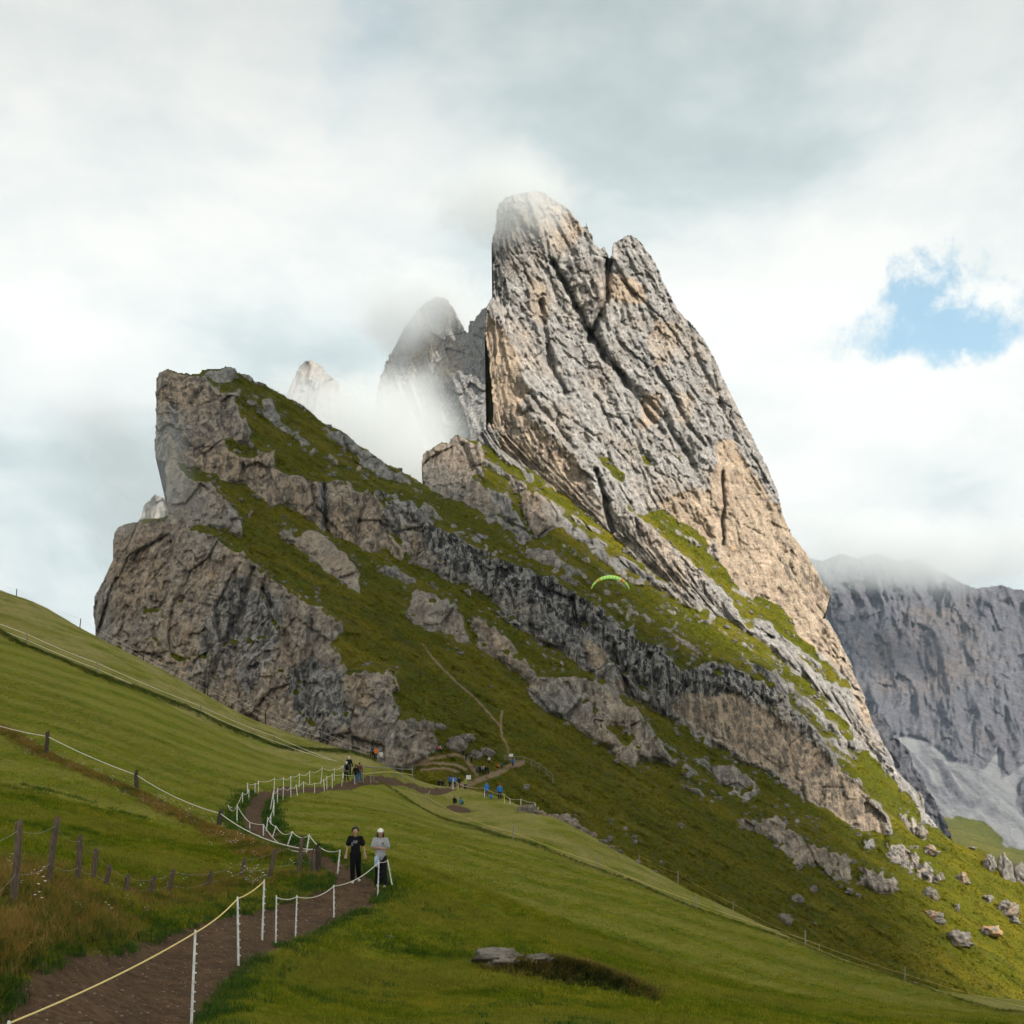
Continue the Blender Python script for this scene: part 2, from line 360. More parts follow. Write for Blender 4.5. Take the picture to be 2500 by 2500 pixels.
# ------------------------------------------------------------------ the ridge and the great peak
SIL = [(225, 1640), (232, 1538), (227, 1484), (230, 1455), (254, 1411), (274, 1366), (276, 1307), (288, 1285), (311, 1277), (329, 1274), (345, 1267), (366, 1264), (394, 1263), (402, 1258), (403, 1238), (407, 1220),
 (402, 1205), (406, 1189), (403, 1179), (402, 1153), (405, 1130), (384, 1122), (378, 1114), (376, 1088), (379, 1057), (380, 1005), (379, 964), (381, 925), (389, 908), (404, 900), (420, 902), (433, 908), (446, 909), (459, 911), (474, 913),
 (485, 912), (492, 904), (508, 899), (523, 899), (536, 900), (552, 892), (562, 895), (575, 898), (580, 908), (588, 912), (601, 912), (611, 916), (619, 925), (624, 930), (630, 929), (640, 933), (655, 943), (674, 953), (692, 964), (700, 968),
 (741, 988), (790, 1032), (833, 1050), (846, 1058), (864, 1073), (872, 1084), (898, 1097), (923, 1117), (949, 1134), (975, 1143), (986, 1153), (1014, 1166), (1036, 1182), (1030, 1165), (1028, 1129), (1031, 1110), (1039, 1099), (1052, 1095),
 (1065, 1085), (1080, 1078), (1096, 1082), (1098, 1072), (1111, 1059), (1124, 1063), (1145, 1072), (1153, 1077), (1163, 1074), (1168, 1056), (1181, 1052), (1189, 1051), (1190, 1030), (1199, 1035), (1202, 1028), (1203, 1002), (1200, 950),
 (1194, 895), (1189, 854), (1182, 812), (1184, 789), (1184, 761), (1186, 748), (1202, 722), (1202, 709), (1203, 670), (1202, 618), (1200, 585), (1206, 561), (1211, 541), (1212, 515), (1217, 497), (1235, 480), (1270, 470), (1295, 465), (1318, 465),
 (1331, 471), (1347, 481), (1360, 491), (1373, 498), (1388, 509), (1398, 520), (1409, 535), (1422, 553), (1427, 551), (1429, 542), (1435, 546), (1438, 564), (1448, 574), (1451, 595), (1460, 599), (1466, 607), (1473, 600), (1479, 608), (1486, 621),
 (1487, 632), (1493, 618), (1497, 592), (1507, 588), (1517, 582), (1530, 574), (1543, 574), (1559, 582), (1569, 595), (1577, 608), (1590, 623), (1600, 641), (1611, 662), (1616, 678), (1629, 704), (1639, 724), (1652, 750), (1671, 771), (1692, 792),
 (1723, 833), (1749, 880), (1770, 931), (1795, 980), (1821, 1035), (1837, 1061), (1853, 1097), (1871, 1131), (1889, 1175), (1900, 1198), (1912, 1256), (1936, 1308), (1968, 1347), (1983, 1373), (1996, 1397), (2009, 1422), (2019, 1435), (2030, 1448),
 (2024, 1466), (2019, 1490), (2011, 1508), (2022, 1513), (2035, 1534), (2048, 1557), (2055, 1575), (2066, 1593), (2079, 1619), (2086, 1645), (2099, 1671), (2112, 1699), (2120, 1730), (2130, 1761), (2146, 1787), (2159, 1816), (2172, 1834), (2178, 1847),
 (2186, 1875), (2202, 1893), (2220, 1911), (2233, 1927), (2248, 1935), (2259, 1955), (2259, 1981), (2274, 1997), (2287, 2015), (2305, 2035), (2326, 2051), (2349, 2061), (2370, 2067), (2396, 2072), (2414, 2082), (2424, 2100), (2440, 2120), (2470, 2138), (2500, 2154), (2560, 2175), (2700, 2225),
 (2700, 2600), (2200, 2500), (1870, 2370), (1560, 2220), (1340, 2090), (1150, 2000), (1000, 1960), (850, 1940), (700, 1900), (440, 1780)]

GR, SL = (0.50, -0.52, 0.69), (0.42, -0.60, 0.68)
CLF = (-0.24, -0.97, 0.04)
REG = [
 # the great peak
 dict(p=[(1160, 1060), (1160, 400), (1700, 400), (2100, 1400), (2200, 1850), (2330, 2060), (2290, 2060), (2200, 1960), (2086, 1800), (2009, 1704), (1939, 1629), (1877, 1583), (1835, 1549), (1766, 1505), (1714, 1472), (1654, 1435), (1581, 1388), (1542, 1353), (1488, 1302), (1440, 1253), (1404, 1229), (1341, 1183), (1290, 1150), (1240, 1105), (1190, 1060)], n=(0.22, -0.84, 0.50), g=0, t=0.22, w=0.35, s=1.15, b=1.35),
 dict(p=[(1160, 760), (1160, 420), (1250, 420), (1255, 560), (1240, 640), (1245, 720), (1222, 740)], n=(-0.75, -0.62, 0.2), t=0.1),
 dict(p=[(1240, 560), (1320, 500), (1390, 640), (1440, 760), (1500, 880), (1430, 900), (1380, 800), (1300, 740), (1240, 720)], n=(0.05, -0.86, 0.48), t=0.25),
 dict(p=[(1312, 470), (1420, 540), (1400, 600), (1378, 632), (1330, 600), (1310, 540)], n=(0.45, -0.75, 0.45), t=0.62),
 dict(p=[(1380, 605), (1400, 600), (1425, 640), (1486, 622), (1486, 690), (1482, 725), (1462, 755), (1440, 805), (1432, 860), (1395, 780), (1378, 700)], n=(-0.62, -0.78, -0.02), t=0.3, w=0.6),
 dict(p=[(1184, 755), (1215, 733), (1240, 745), (1300, 820), (1330, 900), (1330, 960), (1285, 930), (1265, 860), (1235, 810), (1200, 782)], n=(0.35, -0.66, 0.66), t=0.35),
 dict(p=[(1176, 770), (1205, 785), (1235, 812), (1262, 860), (1280, 925), (1286, 962), (1262, 1005), (1225, 1042), (1195, 1060), (1190, 950)], n=(-0.46, -0.87, 0.10), t=0.8, w=0.35, b=0.7),
 dict(p=[(1210, 1060), (1225, 1012), (1259, 988), (1290, 1010), (1345, 1065), (1400, 1112), (1442, 1165), (1470, 1225), (1492, 1290), (1470, 1285), (1404, 1233), (1341, 1186), (1269, 1130), (1220, 1090)], n=(-0.42, -0.90, 0.06), t=0.72, w=0.75, b=0.9),
 dict(p=[(1470, 1180), (1500, 1215), (1560, 1268), (1633, 1320), (1662, 1370), (1690, 1440), (1655, 1437), (1581, 1390), (1542, 1353), (1490, 1302), (1478, 1240)], n=(-0.35, -0.92, 0.08), t=0.55, w=0.85, b=1.0),
 dict(p=[(1490, 640), (1497, 585), (1545, 560), (1600, 630), (1640, 740), (1610, 860), (1560, 880), (1500, 830), (1478, 770)], n=(0.30, -0.82, 0.48), t=0.12),
 dict(p=[(1488, 660), (1560, 680), (1575, 740), (1540, 742), (1500, 725), (1484, 720)], t=0.85),
 dict(p=[(1600, 780), (1660, 790), (1640, 880), (1600, 900), (1585, 840)], t=0.6),
 dict(p=[(1290, 680), (1330, 690), (1345, 760), (1320, 800), (1290, 760)], t=0.55),
 dict(p=[(1560, 970), (1610, 960), (1600, 1030), (1560, 1050)], t=0.75),
 dict(p=[(1655, 960), (1700, 970), (1690, 1040), (1655, 1030)], t=0.65),
 # big tan wall on the right
 dict(p=[(1750, 1085), (1783, 1072), (1826, 1131), (1888, 1228), (1915, 1240), (1975, 1345), (2040, 1450), (2020, 1515), (1995, 1590), (1952, 1545), (1897, 1478), (1815, 1446), (1783, 1412), (1765, 1368), (1745, 1300), (1728, 1310), (1720, 1280), (1735, 1200)], n=(0.12, -0.98, 0.04), t=1.15, w=0.25, b=0.6, s=3),
 dict(p=[(1880, 1300), (1945, 1330), (2000, 1400), (2035, 1448), (2015, 1512), (1985, 1480), (1940, 1430), (1900, 1380)], n=(-0.25, -0.96, -0.1), t=0.95, w=0.7, b=0.5, s=3),
 dict(p=[(1690, 1190), (1735, 1205), (1745, 1300), (1735, 1340), (1700, 1290), (1640, 1260), (1610, 1230)], n=(0.05, -0.97, 0.1), t=0.85, w=0.3, b=0.9, s=3),
 dict(p=[(2015, 1510), (2060, 1580), (2100, 1670), (2130, 1765), (2110, 1770), (2086, 1702), (2040, 1625), (1992, 1575)], n=(0.3, -0.9, 0.25), t=0.7, w=0.4, s=3),
 # grass ledges of the peak
 dict(p=[(1400, 1074), (1440, 1080), (1446, 1093), (1420, 1096)], n=SL, g=1),
 dict(p=[(1445, 1105), (1470, 1112), (1530, 1160), (1525, 1175), (1480, 1140)], n=SL, g=1),
 dict(p=[(1555, 1102), (1588, 1125), (1584, 1140), (1566, 1128)], n=SL, g=1, d=0.3),
 dict(p=[(1645, 1104), (1672, 1112), (1660, 1122)], n=SL, g=1),
 dict(p=[(1503, 1214), (1534, 1238), (1566, 1240), (1612, 1240), (1654, 1268), (1685, 1284), (1738, 1310), (1736, 1345), (1767, 1380), (1802, 1432), (1816, 1455), (1835, 1480), (1850, 1540), (1820, 1528), (1800, 1490), (1762, 1440), (1736, 1414), (1700, 1385), (1670, 1352), (1648, 1340), (1632, 1318), (1602, 1296), (1566, 1270), (1534, 1246)], n=GR, g=1, d=0.15),
 dict(p=[(1640, 1345), (1690, 1370), (1730, 1420), (1760, 1470), (1790, 1510), (1750, 1492), (1715, 1468), (1690, 1430), (1660, 1380)], n=(-0.1, -0.95, 0.25), g=0, t=0.4, w=0.9),
 dict(p=[(1818, 1455), (1864, 1452), (1896, 1480), (1932, 1512), (1954, 1550), (1992, 1585), (2030, 1624), (2056, 1657), (2088, 1705), (2060, 1697), (2035, 1674), (2004, 1645), (1972, 1622), (1941, 1596), (1905, 1560), (1880, 1520), (1850, 1510), (1825, 1500)], n=GR, g=1, d=0.1),
 # sunlit lower tongues of grass, right
 dict(p=[(1290, 1150), (1341, 1183), (1404, 1229), (1488, 1302), (1542, 1353), (1621, 1412), (1688, 1453), (1766, 1505), (1820, 1545), (1877, 1592), (1940, 1632), (2000, 1690), (2060, 1754), (2110, 1795), (2090, 1800), (2040, 1765), (1990, 1725), (1940, 1690), (1880, 1620), (1840, 1590), (1780, 1555), (1700, 1505), (1600, 1450), (1500, 1370), (1400, 1290), (1300, 1190), (1240, 1110)], n=GR, g=1, d=0.25),
 dict(p=[(1800, 1595), (1880, 1625), (1950, 1690), (2010, 1740), (2080, 1800), (2110, 1830), (2090, 1835), (2030, 1800), (1960, 1740), (1890, 1680), (1830, 1625)], n=(-0.15, -0.95, 0.25), g=0, t=0.2, w=0.9),
 dict(p=[(1915, 1690), (1950, 1700), (2000, 1760), (2060, 1795), (2040, 1800), (1990, 1780), (1945, 1735)], n=GR, g=1, d=0.15),
 dict(p=[(2050, 1860), (2100, 1830), (2180, 1900), (2260, 2000), (2320, 2060), (2280, 2110), (2220, 2060), (2170, 1985), (2120, 1930), (2085, 1890)], n=GR, g=1, d=0.0),
 dict(p=[(2085, 1780), (2150, 1800), (2190, 1880), (2262, 1950), (2262, 1990), (2215, 1945), (2160, 1880), (2110, 1830)], n=(0.1, -0.92, 0.3), g=0, t=0.35, w=0.6, s=0.9),
 # nearest cliff, left
 dict(p=[(215, 1650), (215, 1430), (270, 1300), (288, 1280), (345, 1262), (394, 1258), (428, 1272), (474, 1276), (492, 1290), (523, 1300), (545, 1320), (575, 1337), (600, 1340), (616, 1358), (642, 1374), (665, 1394), (690, 1412), (714, 1430), (735, 1446), (768, 1462), (797, 1485), (827, 1505), (840, 1529), (834, 1548), (815, 1563), (840, 1600), (854, 1637), (913, 1612), (970, 1632), (977, 1676), (950, 1686), (967, 1730), (990, 1752), (1031, 1759), (1049, 1777), (1066, 1803), (1050, 1837), (1031, 1853), (1000, 1870), (900, 1900), (700, 1900)], n=CLF, g=0, t=0.62, w=0.55, s=1.25, b=1.3),
 dict(p=[(215, 1650), (215, 1430), (270, 1370), (276, 1440), (270, 1560), (275, 1640)], n=(-0.80, -0.58, 0.05), t=0.4),
 dict(p=[(480, 1560), (560, 1420), (600, 1400), (620, 1460), (600, 1540), (560, 1620), (500, 1720), (450, 1700)], n=(0.25, -0.94, 0.16), t=0.35, w=0.9),
 dict(p=[(600, 1480), (640, 1440), (700, 1470), (680, 1560), (640, 1640), (600, 1700), (570, 1640)], n=(-0.5, -0.85, 0.1), t=0.2, w=1.0),
 dict(p=[(700, 1640), (760, 1600), (830, 1640), (850, 1760), (800, 1820), (720, 1790)], n=(-0.35, -0.92, 0.12), t=0.2, w=1.0),
 dict(p=[(850, 1640), (880, 1650), (900, 1720), (870, 1720)], t=1.2),
 # second fin
 dict(p=[(398, 1265), (398, 1110), (428, 1122), (470, 1150), (500, 1165), (518, 1178), (539, 1199), (555, 1224), (560, 1240), (576, 1256), (594, 1285), (597, 1302), (567, 1304), (548, 1287), (521, 1288), (485, 1278), (430, 1272)], n=(-0.30, -0.95, -0.02), g=0, t=0.5, w=0.3, s=1.0),
 dict(p=[(425, 1124), (445, 1130), (480, 1158), (500, 1180), (480, 1175), (455, 1150)], n=GR, g=1),
 # third fin
 dict(p=[(370, 1125), (370, 930), (389, 900), (433, 902), (474, 908), (498, 925), (531, 946), (562, 953), (578, 972), (584, 1003), (601, 1026), (615, 1057), (611, 1066), (583, 1080), (544, 1072), (549, 1093), (575, 1106), (604, 1117), (624, 1114), (655, 1098), (675, 1107), (670, 1135), (703, 1153), (729, 1158), (755, 1171), (786, 1174), (833, 1171), (859, 1195), (898, 1197), (911, 1195), (936, 1226), (949, 1272), (940, 1284), (944, 1304), (985, 1337), (983, 1368), (960, 1355), (936, 1335), (911, 1345), (880, 1337), (854, 1319), (823, 1306), (791, 1291), (766, 1278), (745, 1265), (724, 1252), (698, 1231), (662, 1229), (639, 1216), (615, 1195), (600, 1176), (568, 1181), (541, 1173), (511, 1158), (472, 1135), (433, 1124)], n=(-0.20, -0.97, 0.0), g=0, t=0.62, w=0.8, s=1.5, b=1.0),
 dict(p=[(370, 1125), (370, 925), (398, 898), (408, 960), (402, 1040), (415, 1100), (430, 1124)], n=(-0.75, -0.65, 0.0), t=0.45),
 dict(p=[(420, 985), (436, 983), (428, 1030), (430, 1080), (440, 1115), (425, 1100), (415, 1050)], n=(0.55, -0.8, 0.0), t=0.1, w=1.0),
 dict(p=[(820, 1240), (865, 1245), (870, 1290), (850, 1310), (825, 1300)], t=1.3),
 dict(p=[(780, 1185), (797, 1190), (800, 1290), (785, 1290), (778, 1240)], n=(0.6, -0.7, 0.0), w=1.0, t=0.0),
 dict(p=[(635, 972), (665, 975), (700, 1045), (690, 1048), (650, 1010)], n=CLF, g=0, t=0.2),
 dict(p=[(492, 904), (550, 890), (580, 905), (575, 925), (553, 940), (530, 925), (505, 915)], n=(-0.1, -0.9, 0.35), g=0, t=0.2),
 dict(p=[(791, 1045), (840, 1045), (875, 1080), (925, 1115), (975, 1150), (1000, 1182), (996, 1195), (962, 1172), (936, 1164), (903, 1148), (885, 1135), (869, 1107), (846, 1094), (820, 1073)], n=(-0.2, -0.88, 0.42), g=0, t=0.1, w=0.5, s=1.0),
 dict(p=[(845, 1128), (878, 1130), (880, 1150), (862, 1150)], n=CLF, g=0, t=0.8),
 dict(p=[(905, 1178), (931, 1187), (975, 1210), (1020, 1232), (1036, 1240), (1040, 1272), (1020, 1262), (985, 1240), (945, 1215), (915, 1195)], n=CLF, g=0, t=0.1, w=1.0),
 # long dark cliff band
 dict(p=[(940, 1215), (1000, 1232), (1026, 1240), (1039, 1261), (1083, 1286), (1109, 1305), (1145, 1320), (1202, 1346), (1259, 1364), (1310, 1400), (1339, 1402), (1378, 1422), (1411, 1448), (1435, 1453), (1460, 1474), (1486, 1505), (1517, 1526), (1546, 1541), (1572, 1557), (1605, 1572), (1636, 1596), (1652, 1619), (1693, 1629), (1724, 1632), (1745, 1609), (1783, 1622), (1812, 1640), (1853, 1660), (1895, 1671), (1916, 1694), (1941, 1733), (1970, 1759), (1996, 1785), (2022, 1805), (2050, 1850), (2054, 1885), (2096, 1896), (2109, 1924), (2145, 1953), (2168, 1986), (2178, 2028), (2166, 2043), (2145, 2047), (2124, 2038), (2085, 2025), (2046, 1994), (1949, 1942), (1878, 1890), (1800, 1845), (1737, 1811), (1688, 1787), (1662, 1764), (1634, 1754), (1585, 1725), (1533, 1694), (1499, 1679), (1471, 1663), (1440, 1648), (1409, 1622), (1357, 1583), (1326, 1565), (1310, 1567), (1248, 1521), (1191, 1469), (1150, 1448), (1103, 1417), (1052, 1397), (1010, 1370), (985, 1330), (950, 1280)], n=(-0.18, -0.97, 0.03), g=0, t=0.36, w=1.0, s=0.62, b=1.5),
 dict(p=[(1690, 1660), (1760, 1680), (1850, 1720), (1950, 1790), (2050, 1870), (2100, 1920), (2160, 2000), (2160, 2040), (2085, 2020), (1949, 1935), (1878, 1880), (1800, 1835), (1700, 1785), (1640, 1740), (1660, 1690)], n=(-0.10, -0.98, -0.06), t=0.85, w=0.8, s=3, b=0.7),
 dict(p=[(1420, 1530), (1490, 1540), (1485, 1600), (1460, 1640), (1430, 1610)], n=(-0.3, -0.95, 0.0), t=0.8, w=0.3, s=3, b=0.8),
 dict(p=[(1495, 1655), (1545, 1660), (1545, 1690), (1500, 1680)], t=0.9, s=3),
 dict(p=[(1180, 1360), (1215, 1365), (1210, 1420), (1185, 1415)], t=0.9, s=3),
 dict(p=[(1000, 1310), (1035, 1310), (1040, 1360), (1020, 1390), (1002, 1370)], t=0.75, s=3),
 dict(p=[(1060, 1400), (1180, 1440), (1260, 1520), (1340, 1585), (1320, 1590), (1240, 1540), (1140, 1460), (1070, 1425)], n=GR, g=1),
 # dark heath above the saddle
 dict(p=[(960, 1640), (1040, 1660), (1120, 1720), (1210, 1790), (1190, 1800), (1110, 1785), (1040, 1745), (960, 1690)], d=-0.7),
 dict(p=[(1040, 1262), (1145, 1322), (1260, 1368), (1380, 1425), (1470, 1480), (1550, 1545), (1640, 1600), (1740, 1620), (1850, 1662), (1900, 1680), (1900, 1722), (1800, 1692), (1700, 1690), (1620, 1680), (1540, 1640), (1440, 1560), (1340, 1500), (1220, 1430), (1100, 1380), (1030, 1320)], t=0.0, w=1.9),
 # lower outcrops
 dict(p=[(1000, 1425), (1060, 1432), (1120, 1495), (1150, 1565), (1130, 1572), (1080, 1540), (1020, 1528), (1000, 1500)], n=CLF, g=0, t=0.5, w=0.3, s=0.6),
 dict(p=[(760, 1295), (790, 1310), (830, 1340), (850, 1360), (873, 1400), (885, 1440), (883, 1460), (845, 1430), (815, 1408), (790, 1392), (770, 1365), (735, 1345), (700, 1318), (680, 1305), (705, 1302), (735, 1312), (745, 1298)], n=(-0.2, -0.93, 0.25), g=0, t=0.6, w=0.1, s=2),
 dict(p=[(560, 1310), (600, 1320), (700, 1385), (780, 1440), (860, 1500), (960, 1560), (1100, 1660), (1060, 1640), (900, 1560), (760, 1470), (640, 1390)], n=GR, g=1, d=0.2),
 dict(p=[(1000, 1480), (1040, 1490), (1070, 1530), (1060, 1550), (1030, 1530), (1010, 1520)], n=CLF, g=0, t=0.4),
 dict(p=[(1150, 1495), (1207, 1531), (1248, 1573), (1280, 1604), (1310, 1655), (1357, 1640), (1414, 1640), (1466, 1666), (1518, 1697), (1548, 1723), (1585, 1769), (1621, 1811), (1662, 1868), (1642, 1868), (1585, 1847), (1549, 1862), (1605, 1894), (1569, 1878), (1518, 1852), (1466, 1811), (1414, 1780), (1357, 1743), (1311, 1723), (1290, 1692), (1290, 1655), (1233, 1619), (1202, 1604), (1155, 1521)], n=(-0.2, -0.95, -0.05), g=0, t=0.5, w=0.6, s=0.75),
 dict(p=[(1410, 1690), (1450, 1705), (1490, 1735), (1500, 1755), (1470, 1740), (1430, 1715)], n=(0.0, -0.6, -0.75), w=1.0),
 dict(p=[(1480, 1760), (1530, 1770), (1530, 1820), (1490, 1800)], n=GR, g=1),
 dict(p=[(1730, 1862), (1790, 1860), (1849, 1920), (1860, 1936), (1828, 1961), (1787, 1945), (1735, 1888)], n=(-0.1, -0.9, 0.35), g=0, t=0.3, w=0.6, s=0.7),
 dict(p=[(1797, 1988), (1845, 2005), (1866, 1970), (1885, 1978), (1916, 2007), (1962, 2050), (2013, 2065), (2065, 2085), (2078, 2120), (2078, 2149), (2052, 2149), (1994, 2110), (1942, 2104), (1878, 2046), (1800, 2013)], n=(-0.15, -0.96, 0.15), g=0, t=0.6, w=0.6, s=1.2),
 dict(p=[(2091, 2106), (2149, 2121), (2201, 2147), (2182, 2181), (2140, 2170), (2096, 2155)], n=(-0.1, -0.95, 0.15), g=0, t=0.5, w=0.7, s=1.3),
 dict(p=[(2083, 2040), (2120, 2050), (2140, 2080), (2110, 2080), (2085, 2055)], n=(-0.1, -0.9, 0.3), g=0, t=0.3, s=1.2),
 dict(p=[(2155, 2045), (2214, 2060), (2253, 2097), (2300, 2149), (2266, 2160), (2220, 2125), (2162, 2090)], n=(-0.1, -0.92, 0.3), g=0, t=0.6, w=1.0, s=0.55),
 dict(p=[(2200, 1985), (2245, 2005), (2262, 2050), (2230, 2040), (2205, 2010)], n=(-0.1, -0.92, 0.3), g=0, t=0.4, s=1.1),
 # knob and slab below the peak
 dict(p=[(1020, 1180), (1020, 1090), (1080, 1070), (1112, 1050), (1150, 1068), (1168, 1090), (1192, 1128), (1170, 1140), (1155, 1170), (1192, 1198), (1212, 1230), (1216, 1258), (1160, 1240), (1085, 1208), (1040, 1184)], n=(-0.3, -0.92, 0.22), g=0, t=0.5, w=0.5, s=0.85),
 dict(p=[(1160, 1085), (1168, 1050), (1190, 1045), (1233, 1100), (1262, 1130), (1306, 1178), (1290, 1186), (1272, 1150), (1241, 1128), (1202, 1097)], n=(-0.45, -0.85, 0.25), g=0, t=0.05, s=1.2),
 dict(p=[(1265, 1204), (1300, 1195), (1330, 1230), (1345, 1262), (1332, 1310), (1305, 1310), (1280, 1270)], n=CLF, g=0, t=0.6, w=0.7, s=1.0),
 dict(p=[(1195, 1190), (1240, 1200), (1262, 1260), (1290, 1310), (1262, 1300), (1225, 1260)], n=CLF, g=0, t=0.2, w=0.7, s=0.6),
 dict(p=[(1310, 1200), (1370, 1250), (1440, 1310), (1520, 1380), (1580, 1430), (1560, 1430), (1490, 1380), (1400, 1310), (1330, 1250)], n=(0.1, -0.85, 0.5), g=0, t=0.3, w=0.3, s=0.5),
]
ANCH = [(230, 1500, 520), (280, 1300, 530), (420, 1270, 520), (600, 1350, 480), (840, 1540, 430), (1000, 1760, 400), (1050, 1850, 375), (450, 1650, 520), (700, 1800, 475), (405, 1200, 560), (550, 1250, 545), (380, 950, 640), (385, 1110, 615),
 (552, 895, 690), (650, 1100, 630), (700, 965, 700), (900, 1100, 720), (1040, 1186, 740), (830, 1280, 590), (960, 1340, 570), (1000, 1500, 500), (1000, 1650, 430), (1200, 1750, 400), (1235, 1790, 380), (1150, 1880, 300), (1270, 1870, 310),
 (1500, 1950, 380), (1700, 2050, 370), (2000, 2250, 330), (2200, 2380, 290), (2450, 2470, 260), (1100, 1350, 630), (1400, 1450, 690), (1400, 1650, 570), (1700, 1700, 600), (1900, 1700, 640), (2000, 1950, 545), (2150, 2000, 520), (1500, 1800, 480),
 (1800, 1980, 450), (2050, 2120, 420), (2300, 2150, 470), (2500, 2160, 560), (2400, 2300, 400), (2500, 2400, 330), (2300, 2060, 560), (2220, 1920, 650), (1240, 1120, 760), (1450, 1270, 800), (1700, 1470, 780), (1900, 1590, 740), (2100, 1800, 680),
 (1040, 1130, 770), (1120, 1065, 785), (1190, 800, 900), (1200, 1000, 860), (1215, 560, 1030), (1300, 480, 1080), (1450, 600, 1060), (1490, 640, 1050), (1540, 580, 1010), (1640, 730, 990), (1800, 1000, 960), (1900, 1200, 910), (2025, 1450, 830),
 (1990, 1350, 860), (2060, 1580, 780), (2130, 1770, 720), (1400, 800, 970), (1600, 1000, 910), (1500, 1200, 850), (1700, 1200, 880), (1850, 1350, 855), (1150, 2000, 250), (700, 1900, 470), (440, 1780, 515)]
def squeeze(Y): return 300.0 * (Y / 300.0) ** 0.52 if Y > 300 else Y
ANCH = [(u, v, squeeze(Y)) for u, v, Y in ANCH]
SF = 0.62
STEP = 2.4
def streak_limit(U, V):
    # rock shows through the turf most between the long cliff band and the foot of the peak
    up = (V - 1180) - 0.68 * (U - 900)
    lim = np.full(U.shape, 0.19)
    lim = np.where((up < 60) & (up > -260) & (U > 980), 0.10, lim)
    low = V > 2010 + 0.62 * (U - 1850)
    lim = np.where((V > 1560 + 0.62 * (U - 1080)), 0.40, lim)
    return np.where(U > 2090, np.maximum(lim, 0.5), lim)
RM = relief(216, 2690, 452, 2540, STEP, ANCH, REG, (GR, 1, 0.3, 0.4, 0.12), streak=streak_limit, sil=SIL)
CREASE = (([(1350, 640), (1392, 720), (1432, 800), (1475, 870)], 7, 16), ([(1440, 810), (1500, 890), (1560, 985), (1620, 1060)], 8, 14), ([(1318, 742), (1326, 800), (1338, 880), (1380, 960)], 8, 14),
 ([(1487, 640), (1482, 720), (1462, 770), (1440, 830)], 9, 22), ([(1290, 960), (1340, 1020), (1400, 1090)], 7, 10), ([(1455, 1150), (1478, 1210), (1490, 1300)], 6, 14), ([(1540, 1230), (1560, 1300)], 4, 5), ([(1762, 1150), (1768, 1230), (1766, 1330)], 4, 10),
 ([(1470, 870), (1560, 960), (1640, 1050), (1700, 1150)], 7, 9), ([(1600, 900), (1660, 1000), (1720, 1090)], 6, 8), ([(1500, 640), (1545, 720), (1590, 830)], 6, 5), ([(1700, 870), (1760, 980), (1800, 1080)], 6, 6),
 ([(620, 1390), (585, 1500), (540, 1580), (500, 1680)], 8, 9), ([(640, 1440), (700, 1560), (720, 1680)], 9, 7), ([(480, 1330), (475, 1480), (460, 1600)], 4, 2.5), ([(760, 1520), (740, 1640), (760, 1760)], 8, 6), ([(790, 1180), (792, 1240), (800, 1295)], 6, 12),
 ([(905, 1200), (880, 1260), (870, 1330)], 7, 7), ([(1400, 1460), (1415, 1560), (1440, 1640)], 7, 8), ([(1490, 1560), (1510, 1620), (1580, 1680)], 9, 8), ([(1590, 1600), (1600, 1700), (1620, 1745)], 6, 6), ([(1130, 1085), (1150, 1130), (1180, 1180)], 6, 8))
def rock_detail(P, U, big):
    """depth relief of limestone: ribs and grooves, tilted blocks, rubble (metres, + is inwards)"""
    th = math.radians(22); c, s = math.cos(th), math.sin(th)
    X = P[:, 0] * (1 - big) + (P[:, 0] * c + P[:, 2] * s) * big; Z = P[:, 2] * (1 - big) + (-P[:, 0] * s + P[:, 2] * c) * big; Yw = P[:, 1]
    X = X + 5 * fbm(np.stack([X / 26, Yw / 60, Z / 60], -1), 2, seed=21)
    st = lambda a, b_, c_: np.stack([X / a, Yw / b_, Z / c_], -1)
    d = -4.6 * fbm(st(24, 90, 150), 4, 0.58, seed=31, ridged=True)
    d -= 1.9 * fbm(st(5.0, 30, 34), 3, 0.6, seed=36, ridged=True) + 0.75 * fbm(st(1.9, 12, 11), 2, 0.6, seed=39, ridged=True)
    f1, j1 = facets(st(14, 30, 24), 1); d += 3.4 * f1 * (1 - 0.45 * big) + 0.8 * sstep(0.10, 0.0, j1)
    f2, j2 = facets(st(4.2, 12, 6.5), 2); d += 1.3 * f2
    f3, j3 = facets(st(1.6, 6, 2.1), 3); d += 0.65 * f3
    d += 1.1 * fbm(st(3.0, 5, 3.6), 3, 0.55, seed=41)
    return d
TRAILS = (([(1095, 1925), (1150, 1912), (1185, 1900), (1215, 1888), (1250, 1872), (1275, 1862)], 9), ([(1165, 1893), (1150, 1872), (1135, 1850), (1110, 1842), (1060, 1850), (1020, 1862)], 6), ([(1262, 1862), (1240, 1850), (1240, 1825), (1226, 1800), (1220, 1772), (1200, 1748), (1160, 1705), (1110, 1660), (1060, 1610), (1030, 1570)], 3.0), ([(1010, 1868), (1060, 1862), (1110, 1868), (1140, 1880)], 5), ([(1030, 1880), (1080, 1876), (1120, 1884)], 4), ([(1225, 1795), (1222, 1760), (1228, 1735)], 3.5))
